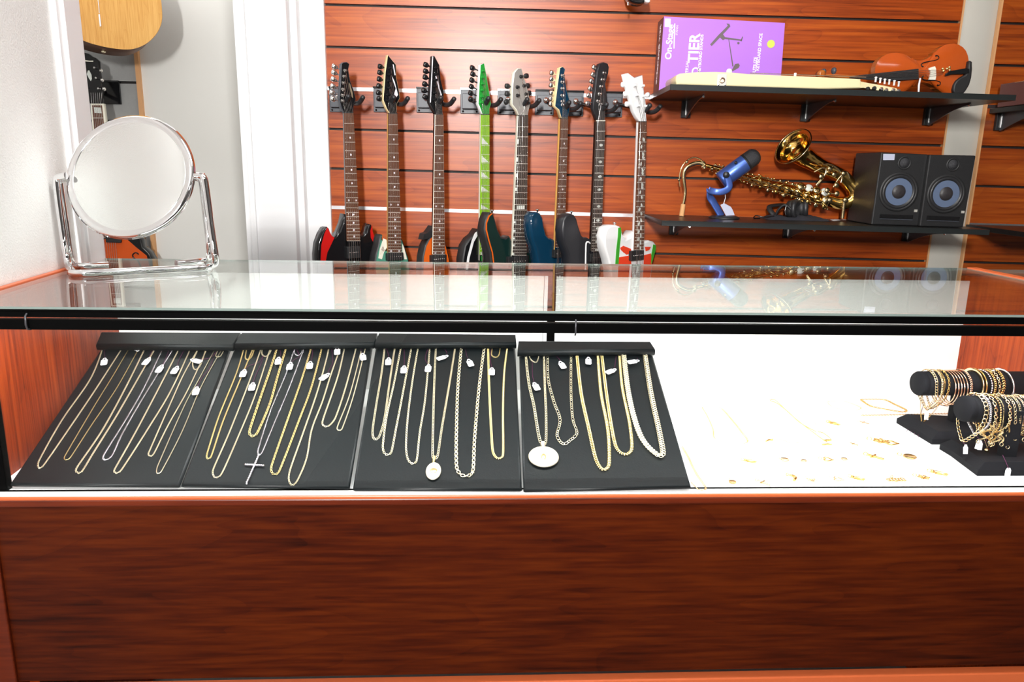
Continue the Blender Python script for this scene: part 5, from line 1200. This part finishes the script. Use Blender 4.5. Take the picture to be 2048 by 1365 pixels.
po = MB().lathe(c, bN, [(.0, -.001), (.018, -.001), (.0195, .0), (.018, .0014), (.017, .001), (0, .0012)], 36, sx=.60, xd=xx).build('oval_medal', 'goldm', md)
MB().ball(c + bN * .001, .006, 12, ax=bN, st=.25).build('relief', 'gold', po)
MB().tube([BW(*j3(640, 1040), .004), BW(*j3(633, 1085), .004)], [.0028, .0016], 10).build('bail', 'gold', md)
necklace('long thick gold necklace on the third board, right of the oval medal', 2, [(845, 190), (820, 480), (808, 800), (806, 1080), (822, 1155), (875, 1188), (930, 1158), (945, 900), (980, 500), (1020, 190)], j3, 'rope', 4.8 * mm, 'goldp', tags=[(910, 327, -15, [(885, 270), (870, 200)])])
necklace('deep gold round-link necklace at the right edge of the third board', 2, [(1042, 190), (1055, 500), (1072, 850), (1085, 1005), (1120, 1052), (1160, 1030), (1160, 700), (1170, 400), (1195, 190)], j3, 'franco', 3.6 * mm, 'gold', loops=[[(1085, 195), (1073, 265), (1105, 285), (1130, 265), (1140, 195)]], tags=[(1075, 393, 2, [(1065, 300), (1070, 215)])])
ml = necklace('curb necklace with the large round gold medallion on the rightmost board', 3, [(118, 190), (150, 420), (190, 600), (220, 790), (242, 895), (265, 925), (288, 900), (290, 700), (280, 450), (268, 190)], j4, 'curb', 4.2 * mm, 'goldp', loops=[[(148, 195), (172, 245), (215, 258), (236, 190)]], tags=[(209, 456, -18, [(182, 370), (178, 250)])])
c = BW(*j4(270, 1022), .004); xx = (BW(*j4(350, 1022), .004) - c).normalized()
po = MB().lathe(c, bN, [(.0, -.0015), (.0225, -.0015), (.024, .0), (.0228, .0022), (.021, .0016), (.0205, .001), (0, .0016)], 48, xd=xx).build('round_medallion', 'goldm', ml)
MB().lathe(c - bD * .001, bN, [(.0075, .001), (.006, .003), (.003, .0042), (0, .0045)], 18, sx=.6, xd=xx).build('relief_figure', 'gold', po)
MB().tube([BW(*j4(262, 912), .006), BW(*j4(268, 948), .005)], [.0048, .003], 12).build('bail', 'goldp', ml)
necklace('figaro necklace with alternating long and short links on the rightmost board', 3, [(300, 180), (305, 380), (350, 570), (402, 720), (378, 850), (430, 920), (480, 890), (538, 830), (505, 720), (490, 500), (487, 180)], j4, 'figaro', 4.6 * mm, 'goldp', tags=[(418, 283, -20, [(400, 240), (365, 205)])])
necklace('long bright gold herringbone-weave necklace in the middle of the rightmost board', 3, [(530, 185), (570, 500), (630, 780), (690, 1040), (745, 1125), (795, 1085), (785, 800), (730, 500), (698, 185)], j4, 'franco', 5.2 * mm, 'gold', tags=[(630, 250, 0, [(625, 210)])])
necklace('shorter gold weave necklace on the rightmost board, left of the thick cuban chain', 3, [(728, 185), (780, 550), (830, 860), (865, 965), (930, 1002), (978, 955), (960, 750), (900, 450), (873, 185)], j4, 'franco', 5.0 * mm, 'gold', tags=[(811, 333, 48, [(845, 270), (855, 205)])])
necklace('very thick cuban-link necklace at the right edge of the rightmost board', 3, [(905, 190), (950, 500), (1010, 750), (1080, 905), (1195, 1012), (1228, 990), (1195, 800), (1130, 500), (1075, 190)], j4, 'cuban', 9.6 * mm, 'goldp', tags=[(990, 256, 62, [(1020, 225)])])

# =================================================================== JEWELRY LYING ON THE WHITE DECK
dN = lambda p: V((0, 0, 1))
DW = lambda px, py, d=0.0: onZ(px, py, DK + .0006 + d)
def deck_item(name, label, cat, at_, grp): return thing(name, label, cat, DW(*at_), grp)
def deck_chain(name, label, cat, pts, c, style, w, mat, grp, closed=False, bars=()):
    px = [c(*p) for p in pts]; t = deck_item(name, label, cat, px[0], grp)
    if closed: px = px + [px[0]]
    laid('chain', px, style, w, mat, t, DW, dN)
    for b_ in bars: MB().tube(smooth_path([DW(*c(*p), .002) for p in b_], .003), .0016, 8).build('bar_pendant', 'goldk', t)
    return t
g_ = 'gold jewelry laid loose on the white deck'
deck_chain('necklace', 'pale gold chain on the white deck along the right edge of the rightmost board', 'necklace', [(20, 760), (90, 870), (140, 980), (200, 1090), (285, 1215), (285, 1250), (215, 1250), (150, 1190), (120, 1160)], j7, 'curb', .0035, 'goldkp', g_)
deck_chain('bracelet', 'large pale gold chain loop on the white deck right of the boards', 'bracelet', [(250, 312), (340, 300), (440, 312), (500, 350), (620, 490), (690, 580), (770, 700), (640, 738), (500, 710), (392, 660), (375, 560), (310, 410)], j7, 'curb', .0036, 'goldkp', g_, True)
deck_chain('necklace', 'fine gold necklace with a small curved bar lying behind the chain loop', 'necklace', [(470, 300), (540, 288), (640, 290), (725, 330), (850, 470), (1035, 665), (1140, 680), (1290, 725), (1370, 700)], j7, 'smooth', .0011, 'goldkp', g_, bars=[[(980, 700), (1010, 685), (1070, 684)]])
deck_chain('necklace', 'gold necklace folded to a point, back middle of the white deck', 'necklace', [(1550, 592), (1370, 490), (1220, 355), (1100, 265), (1020, 232), (1080, 228), (1250, 385), (1380, 495), (1520, 600), (1650, 692), (1720, 680), (1630, 605), (1560, 590)], j7, 'smooth', .0015, 'goldk', g_, bars=[[(1640, 692), (1680, 686), (1735, 690)]])
deck_chain('necklace', 'fine gold necklace with a small cluster, right of the folded gold necklace', 'necklace', [(1455, 455), (1380, 370), (1285, 245), (1340, 235), (1450, 360), (1530, 480), (1580, 590), (1690, 735)], j7, 'smooth', .0011, 'goldkp', g_, bars=[[(1620, 738), (1680, 733), (1730, 737)]])
deck_chain('bracelet', 'very pale thin chain bracelet at the back of the white deck', 'bracelet', [(70, 412), (150, 400), (260, 410), (400, 470), (290, 495), (130, 462)], j8, 'curb', .0028, 'goldkp', g_, True)
deck_chain('bracelet', 'gold rope bracelet loop at the back of the deck, left of the bracelet stands', 'bracelet', [(395, 386), (540, 384), (640, 392), (720, 430), (840, 490), (800, 508), (640, 482), (500, 452), (430, 412)], j8, 'rope', .0042, 'goldk', g_, True)
deck_chain('bracelet', 'gold rope chain stretched straight from the rope bracelet toward the rear stand', 'bracelet', [(400, 542), (700, 537), (1000, 530), (1270, 525)], j8, 'rope', .0036, 'goldk', g_)
def pendant(label, c, x, y, kind, s, rot, mat='goldk', tagp=None):
    p = c(x, y); t = deck_item('pendant', label, 'pendant', p, 'small gold pendants in rows on the white deck')
    o = DW(*p, .0015); a = math.radians(rot); u = V((math.sin(a), math.cos(a), 0)); r_ = V((u.y, -u.x, 0)); up = V((0, 0, 1)); s *= .001
    MB().link(o + u * s * .62, u, (r_ * .5 + up * .85).normalized(), s * .13, s * .11, s * .035, nu=10, nv=5).build('bail', mat, t)
    mb = MB()
    if kind == 'cross':
        mb.tube([o + u * s * .5, o - u * s * .6], s * .075, 8).tube([o - r_ * s * .32 + u * s * .12, o + r_ * s * .32 + u * s * .12], s * .075, 8)
    elif kind == 'medal':
        mb.lathe(o - u * s * .05, up, [(0, -.0008), (s * .42, -.0008), (s * .46, 0), (s * .42, .0009), (s * .38, .0004), (0, .0006)], 24)
    elif kind == 'heart':
        P = []
        for k in range(22):
            q = 2 * PI * k / 22; P.append(o + r_ * s * .028 * 16 * math.sin(q) ** 3 + u * s * .028 * (13 * math.cos(q) - 5 * math.cos(2 * q) - 2 * math.cos(3 * q) - math.cos(4 * q)))
        mb.tube(P, s * .055, 6, closed=True)
    elif kind == 'name':
        for k in range(6): mb.link(o + r_ * s * (k - 2.5) * .26 + u * s * .06 * (k % 2), u, r_, s * (.2 + .06 * (k % 3)), s * .13, s * .045, nu=10, nv=5)
        mb.tube([o - r_ * s * .8 - u * s * .22, o + r_ * s * .8 - u * s * .22], s * .04, 6)
    elif kind == 'figure':
        mb.ball(o + u * s * .42, s * .13, 10).tube([o + u * s * .3, o, o - u * s * .5 + r_ * s * .14], [s * .08, s * .15, s * .05], 8).tube([o + u * s * .2 - r_ * s * .34, o + u * s * .15, o + u * s * .28 + r_ * s * .34], [s * .035, s * .06, s * .03], 6).tube([o, o - u * s * .5 - r_ * s * .16], [s * .08, s * .04], 6)
    elif kind == 'flower':
        for k in range(6): q = 2 * PI * k / 6; mb.link(o + (r_ * math.cos(q) + u * math.sin(q)) * s * .27, (r_ * math.cos(q) + u * math.sin(q)), (u * math.cos(q) - r_ * math.sin(q)), s * .17, s * .1, s * .035, nu=8, nv=4)
        mb.ball(o, s * .1, 8)
    elif kind == 'horn':
        mb.tube(smooth_path([o + u * s * .5, o + u * s * .35 + r_ * s * .25, o + r_ * s * .38, o - u * s * .4 + r_ * s * .12, o - u * s * .6 - r_ * s * .1], s * .06), [s * (.05 + .09 * math.sin(PI * i / 30)) for i in range(len(smooth_path([o + u * s * .5, o + u * s * .35 + r_ * s * .25, o + r_ * s * .38, o - u * s * .4 + r_ * s * .12, o - u * s * .6 - r_ * s * .1], s * .06)))], 8)
    mb.build({'cross': 'cross', 'medal': 'medal', 'heart': 'heart', 'name': 'name_plate', 'figure': 'figure', 'flower': 'flower', 'horn': 'horn'}[kind], mat, t)
    if tagp: price_tag(*tagp, DW, t, dN, [p], L=.011, W_=.006)
PEND = [('crossed gold figure pendant under the folded necklace, second row', j8, 140, 620, 'figure', 22, -40, 'goldk'), ('rose-tinted cluster pendant behind the openwork pendant, back row', j8, 430, 612, 'cross', 17, -40, 'rose'),
        ('tiny pale cross pendant just left of the large openwork pendant', j8, 330, 822, 'cross', 14, -35, 'goldkp'), ('large openwork gold charm nearest the rear bracelet stand base', j8, 590, 790, 'flower', 30, -60, 'goldk'),
        ('second charm overlapping the large openwork charm, folded like a bow', j8, 700, 810, 'heart', 24, -70, 'goldk'), ('gold crucifix pendant in the third row, right of centre', j8, 535, 945, 'cross', 26, -40, 'goldk'),
        ('round openwork gold pendant in the third row, rightmost', j8, 868, 940, 'medal', 24, -55, 'goldk'), ('long thin gold figure pendant left of the front bracelet stand base', j8, 1165, 1105, 'figure', 24, -50, 'goldk'),
        ('pale gold flower pendant in the front row, right of the name pendant', j8, 1010, 1145, 'flower', 21, -50, 'goldk'), ('dark gold name-plate pendant in the front row', j8, 740, 1170, 'name', 19, -5, 'goldk'),
        ('gold oval pendant with dark top in the front row, left of the name plate', j8, 370, 1155, 'figure', 20, -50, 'goldk'), ('pale winged pendant in the front row, fifth from the left', j8, 175, 1165, 'heart', 18, -70, 'goldkp'),
        ('gold winged bow pendant in the middle row, fourth from left', j7, 1680, 905, 'heart', 19, -70, 'goldk'), ('small round pendant in the middle row, beside the winged bow', j7, 1865, 900, 'medal', 12, -50, 'goldkp'),
        ('small round pendant in the middle row, third from left', j7, 1405, 920, 'medal', 11, -40, 'goldkp'), ('pale fan-shaped pendant in the middle row, second from left', j7, 1185, 905, 'medal', 16, -60, 'goldkp'),
        ('gold charm with a dark heart, leftmost of the middle row', j7, 800, 925, 'figure', 20, -60, 'goldk'), ('orange-gold round pendant, leftmost of the front row', j7, 595, 1160, 'medal', 13, -20, 'goldk'),
        ('very pale cross pendant, second in the front row', j7, 950, 1170, 'cross', 20, -40, 'goldkp'), ('curved golden horn pendant, third in the front row', j7, 1265, 1110, 'horn', 19, -10, 'goldk'),
        ('speckled openwork pendant, fourth in the front row', j7, 1500, 1140, 'flower', 17, -30, 'goldkp')]
for l_, c_, x, y, k_, s_, r_, m_ in PEND: pendant(l_, c_, x, y, k_, s_, r_, m_)

# =================================================================== BRACELET STANDS
k1 = crop(1780, 720, 7.642); k2 = crop(1860, 770, 6.824)
def stand(label, base_fl, base_fr_px, base_l, endc, endx, rad, dep, post_px):
    """T-bar: stepped base on the deck, post, horizontal roll"""
    F0 = onZ(*base_fl, DK); hB = .022
    f1 = V((F0.x + .20, F0.y + .012, DK)); d = (f1 - F0).normalized(); dn = V((-d.y, d.x, 0))
    t = thing('bracelet_stand', label, 'jewelry stand', F0 + d * .09 + dn * dep * .5, 'black bracelet stands')
    L0 = onZ(*base_l, DK); sp = L0 - F0
    P = [F0, F0 + d * .20, F0 + d * .20 + dn * dep, F0 + dn * dep + (L0 - F0) * 1.0 + d * .0]
    ch = .018
    Pb = [F0, F0 + d * .19, F0 + d * .21 + dn * .03, F0 + d * .21 + dn * dep, L0 + dn * (dep - .03) * .6, L0]
    ctr_ = sum(Pb, V()) / 6
    lo_ = [p for p in Pb]; mid = [p + V((0, 0, .010)) for p in Pb]; top = [ctr_ + (p - ctr_) * .86 + V((0, 0, hB)) for p in Pb]
    k = 6; vs = lo_ + mid + top
    MB().add(vs, [tuple(range(k - 1, -1, -1))] + [(a_ * k + i, a_ * k + (i + 1) % k, (a_ + 1) * k + (i + 1) % k, (a_ + 1) * k + i) for a_ in (0, 1) for i in range(k)] + [tuple(range(2 * k, 3 * k))]).build('base', 'velvet', t, .001)
    return t, F0, d, dn, ctr_
RB = .0215
# rear stand
tA, FA, dA, dnA, cA = stand('black bracelet T-bar stand at the back, holding bangles and gold bracelets', (1863, 890), None, (1811, 858), None, None, 0, .085, None)
yA = cA.y
eA = onY(*k1(415, 362), yA - .0); dirA = (onY(*k1(1860, 360), yA + .03) - eA).normalized(); LA = (onY(*k1(1860, 360), yA + .03) - eA).length + .03
RA = .0225
MB().lathe(eA, dirA, [(0, 0), (RA * .93, 0), (RA, .003), (RA, .010), (RA * .94, .0115), (RA, .013), (RA, LA), (RA * .9, LA + .003), (0, LA + .003)], 36).build('roll', 'velvet', tA)
pA = eA + dirA * .085
MB().box((pA.x + .01, pA.y, (DK + pA.z) / 2), (.032, .018, pA.z - DK)).build('post', 'velvet', tA, .001)
tB, FB, dB, dnB, cB = stand('black bracelet T-bar stand in front at the right, crowded with gold chain bracelets', (1954, 953), None, (1901, 913), None, None, 0, .085, None)
yB = FB.y + .04
eB = onY(*k2(445, 325), yB); dirB = (onY(*k2(1250, 345), yB + .02) - eB).normalized(); LB = .19; RBb = .0215
MB().lathe(eB, dirB, [(0, 0), (RBb * .93, 0), (RBb, .003), (RBb, .010), (RBb * .94, .0115), (RBb, .013), (RBb, LB), (0, LB)], 36).build('roll', 'velvet', tB)
pB = onY(*k2(1090, 700), yB)
MB().box((pB.x, yB, (DK + eB.z) / 2), (.022, .018, eB.z - DK)).build('post', 'velvet', tB, .001)
def hang(label, e, dr, R_, s, kind, w, mat, drop, lean_=0.0, style=None, tagd=None, name='bracelet', cat='bracelet', grp='', charm=False, wid=1.0):
    """a bracelet over the roll at distance s; drop = hanging length below the axis; lean_ shifts its low point along the roll"""
    c = e + dr * s; up = V((0, 0, 1)); sd = dr.cross(up).normalized()    # sideways (towards the viewer or away)
    if sd.y > 0: sd = -sd
    t = thing(name, label, cat, c + up * R_, grp)
    r0 = R_ + w * .5 + .0006; P = []
    if kind == 'bangle':
        rb = drop; cc = c - up * (rb - r0)
        for i in range(40):
            a_ = 2 * PI * i / 40; P.append(cc + up * math.cos(a_) * rb + sd * math.sin(a_) * rb + dr * lean_ * (1 - math.cos(a_)) * .5)
    else:
        for i in range(25):
            a_ = -PI / 2 + PI * i / 24; P.append(c + up * math.cos(a_) * r0 + sd * math.sin(a_) * r0)
        n = 12; low = c - up * drop + dr * lean_; A_ = P[-1]; Z_ = P[0]; v = []
        for i in range(1, n):
            f = i / n; q = f ** 1.0; x_ = A_.lerp(low, q) + sd * r0 * .42 * math.sin(PI * f) * (1); v.append(x_ - up * .0)
        v.append(low); bk = []
        for i in range(1, n):
            f = i / n; x_ = low.lerp(Z_, f) - sd * r0 * .42 * math.sin(PI * f); bk.append(x_)
        P = P + v + bk
    cc0 = c
    if style is None:
        MB().tube(P, w / 2, 8, closed=True, flat=wid, up=dr).build('ring', mat, t)
    else:
        Q = smooth_path(P, w * STEP.get(style, 1.0), True)
        nf = lambda p: ((p - cc0) - dr * (p - cc0).dot(dr)).normalized() if ((p - cc0) - dr * (p - cc0).dot(dr)).length > 1e-6 else up
        chain_mesh(Q, style, w, nf).build('links', mat, t)
    low = c - up * (drop if kind != 'bangle' else 2 * drop - r0) + dr * lean_
    if charm: MB().ball(low - up * .006, .0035, 10).tube([low, low - up * .006], .0006, 5).build('charm', mat, t)
    if tagd:
        tl_ = low + V(tagd); tn_ = V((-.1, -1, .15)).normalized(); surf = None
        ux = V((random.uniform(-.3, .3), 0, 1)); ux = (ux - tn_ * ux.dot(tn_)).normalized(); rx = ux.cross(tn_)
        o = [(-.0035, -.013), (.0035, -.013), (.0038, -.002), (.0022, .0005), (.0018, .003), (-.0018, .003), (-.0022, .0005), (-.0038, -.002)]
        tg = MB().prism([tl_ + rx * a_ + ux * b_ for a_, b_ in o], -tn_ * .0004).build('price_tag', 'tag', t)
        MB().tube(smooth_path([low, low.lerp(tl_, .5) + V((.003, -.002, -.002)), tl_], .003), .0003, 4).build('thread', 'thread', tg)
gA = 'bracelets on the rear stand'; gB = 'bracelets on the front stand'
AS = [('wide gold link bracelet, outermost left on the rear stand', .020, 'drape', .0055, 'goldkp', .048, .004, 'curb', (.002, -.004, -.008)), ('second gold rope bracelet from the left on the rear stand', .032, 'drape', .0050, 'goldkp', .052, -.004, 'franco', None),
      ('beaded gold bracelet on the rear stand just left of the rose bangles', .046, 'drape', .0040, 'goldk', .050, -.010, 'rope', None), ('thin long gold chain hanging lowest from the rear stand', .038, 'drape', .0022, 'goldk', .078, -.016, 'curb', None),
      ('rose gold bangle, first from the left on the rear stand', .056, 'bangle', .0022, 'rose', .0325, -.004, None, None), ('rose gold bangle, second from the left on the rear stand', .062, 'bangle', .0022, 'rose', .0330, -.004, None, None),
      ('rose gold bangle, third from the left on the rear stand', .068, 'bangle', .0022, 'rose', .0325, -.003, None, None), ('rose gold bangle, fourth from the left on the rear stand', .074, 'bangle', .0022, 'rose', .0320, -.003, None, None),
      ('rose gold bangle, fifth and last on the rear stand', .080, 'bangle', .0022, 'rose', .0325, -.002, None, None), ('chunky braided gold bangle right of the rose bangles', .088, 'bangle', .0062, 'rose', .030, 0, 'franco', (.0, -.006, -.004)),
      ('plain wide gold bangle at the middle of the rear stand', .112, 'bangle', .0060, 'goldkp', .029, 0, None, None), ('second wide gold bangle on the rear stand, beside the plain one', .119, 'bangle', .0055, 'goldk', .029, 0, None, None),
      ('silver-white textured bangle on the rear stand', .131, 'bangle', .0045, 'silver', .029, 0, 'bead', None), ('gold nugget bangle right of the silver-white one', .138, 'bangle', .0060, 'goldk', .029, 0, 'franco', None),
      ('twisted gold bangle, third from the right on the rear stand', .146, 'bangle', .0052, 'goldkp', .030, 0, 'rope', None), ('rough gold bangle, second from the right on the rear stand', .156, 'bangle', .0075, 'goldk', .028, 0, 'franco', None),
      ('smooth silver cuff at the far right end of the rear stand', .172, 'bangle', .0060, 'silver', .031, .003, None, None)]
for l_, s_, k_, w_, m_, dr_, ln_, st_, tg_ in AS:
    hang(l_, eA, dirA, RA, s_, k_, w_, m_, dr_, ln_, st_, tg_, grp=gA, name='bangle' if k_ == 'bangle' else 'bracelet', wid=1.0 if w_ < .003 else .45)
BS = [('heavy double-curb gold bracelet, outermost left on the front stand', .022, .0075, 'goldkp', .058, -.012, 'curb', (.004, -.004, -.006)), ('silver patterned bracelet, second on the front stand', .031, .0050, 'silver', .044, .0, 'franco', (.004, -.008, -.010)),
      ('twisted gold rope bracelet, third on the front stand', .040, .0060, 'goldkp', .042, .004, 'rope', None), ('gold bracelet with small red stones, fourth on the front stand', .050, .0040, 'goldk', .050, .004, 'bead', (-.012, -.006, -.006)),
      ('thin gold wire bracelet with a hanging ball charm on the front stand', .057, .0016, 'goldkp', .066, .002, 'curb', None), ('beaded gold bracelet, sixth on the front stand', .067, .0055, 'goldkp', .040, .004, 'rope', None),
      ('gold link bracelet with silver stone, seventh on the front stand', .077, .0048, 'goldkp', .038, .008, 'figaro', None), ('pale slim gold bracelet, eighth on the front stand', .087, .0036, 'goldkp', .044, .004, 'curb', (.0, -.008, -.012)),
      ('reddish gold serpentine bracelet hanging in a deep loop on the front stand', .097, .0026, 'rose', .068, -.012, 'curb', None), ('gold rope bracelet near the frame edge on the front stand', .104, .0052, 'goldkp', .050, .0, 'rope', None),
      ('outer right gold link bracelet on the front stand', .113, .0055, 'goldkp', .046, .0, 'franco', None), ('thick deep gold curb bracelet, twelfth from the left on the front stand', .122, .0060, 'goldk', .044, .0, 'curb', None)]
BS += [('slim gold chain bracelet just right of the last curb bracelet, at the frame edge', .130, .0040, 'gold', .042, .0, 'rope', None), ('gold beaded bracelet at the right frame edge of the front stand', .138, .0050, 'gold2', .044, .0, 'franco', None),
       ('outermost gold link bracelet leaving the frame on the front stand', .147, .0055, 'gold', .040, .0, 'curb', None)]
BS = [(a_[0], a_[1], a_[2], a_[3].replace('gold2', 'goldk') if a_[3] == 'gold2' else ('goldkp' if a_[3] == 'gold' else a_[3])) + tuple(a_[4:]) for a_ in BS]
for i, (l_, s_, w_, m_, dr_, ln_, st_, tg_) in enumerate(BS):
    hang(l_, eB, dirB, RBb, s_, 'drape', w_, m_, dr_, ln_, st_, tg_, grp=gB, charm=(i == 4))
# tangled clasps under the front roll
random.seed(3)
cB_ = eB + dirB * .055 - V((0, 0, .035))
for i in range(14):
    c = cB_ + dirB * (-.022 + i * .0055) + V((random.uniform(-.003, .003), -.018 - random.uniform(0, .006), random.uniform(-.010, .012)))
    t = thing('clasp_chain', 'short loose extender chain and ring in the tangle under the front roll', 'chain', c, 'tangle of clasps under the front stand roll')
    pts = [c + V((random.uniform(-.009, .009), random.uniform(-.003, .003), .008 - k * .006)) for k in range(4)]
    chain_mesh(smooth_path(pts, .0016), 'curb', .0022, lambda p: V((0, -1, 0))).build('links', random.choice(['goldkp', 'goldkp', 'goldk']), t)
    MB().link(pts[-1] - V((0, 0, .003)), V((1, 0, 0)), V((0, .2, 1)).normalized(), .003, .003, .0006, nu=12, nv=5).build('ring', 'goldkp', t)
# fan of tags lying left of the rear stand base
for i in range(4):
    x, y = (1806 + i * 8, 865 + i * 3.5); p = DW(x, y, .001)
    t = thing('price_tag', 'white paper price tag in the small heap at the left foot of the rear stand', 'price tag', p, 'tags heaped by the rear stand')
    price_tag(x, y, 60 + i * 14, lambda a_, b_, d_=0, k=i: DW(a_, b_, d_ + .0006 * k), t, dN, [(1826 + i * 3, 848), (1838, 838), (1846, 812)], L=.014, W_=.0065, d=.001)
p = onZ(2017, 943, DK + .02); 
t = thing('price_tag', 'white price tag hanging over the front edge of the front stand base', 'price tag', onZ(2017, 953, DK), 'tags at the front stand')
tn_ = V((0, -1, .25)).normalized(); fy = FB.y - .003
c = onY(2016, 946, fy)
MB().prism([c + V((x_, 0, z_)) for x_, z_ in ((-.0045, -.010), (.0045, -.010), (.0045, .004), (.0025, .008), (-.0025, .008), (-.0045, .004))], V((0, .0005, 0))).build('tag_card', 'tag', t)
MB().tube(smooth_path([c + V((0, -.0005, .006)), onY(2012, 925, fy + .004), onY(2004, 908, fy + .012)], .003), .0004, 5).build('thread', 'thread', t)
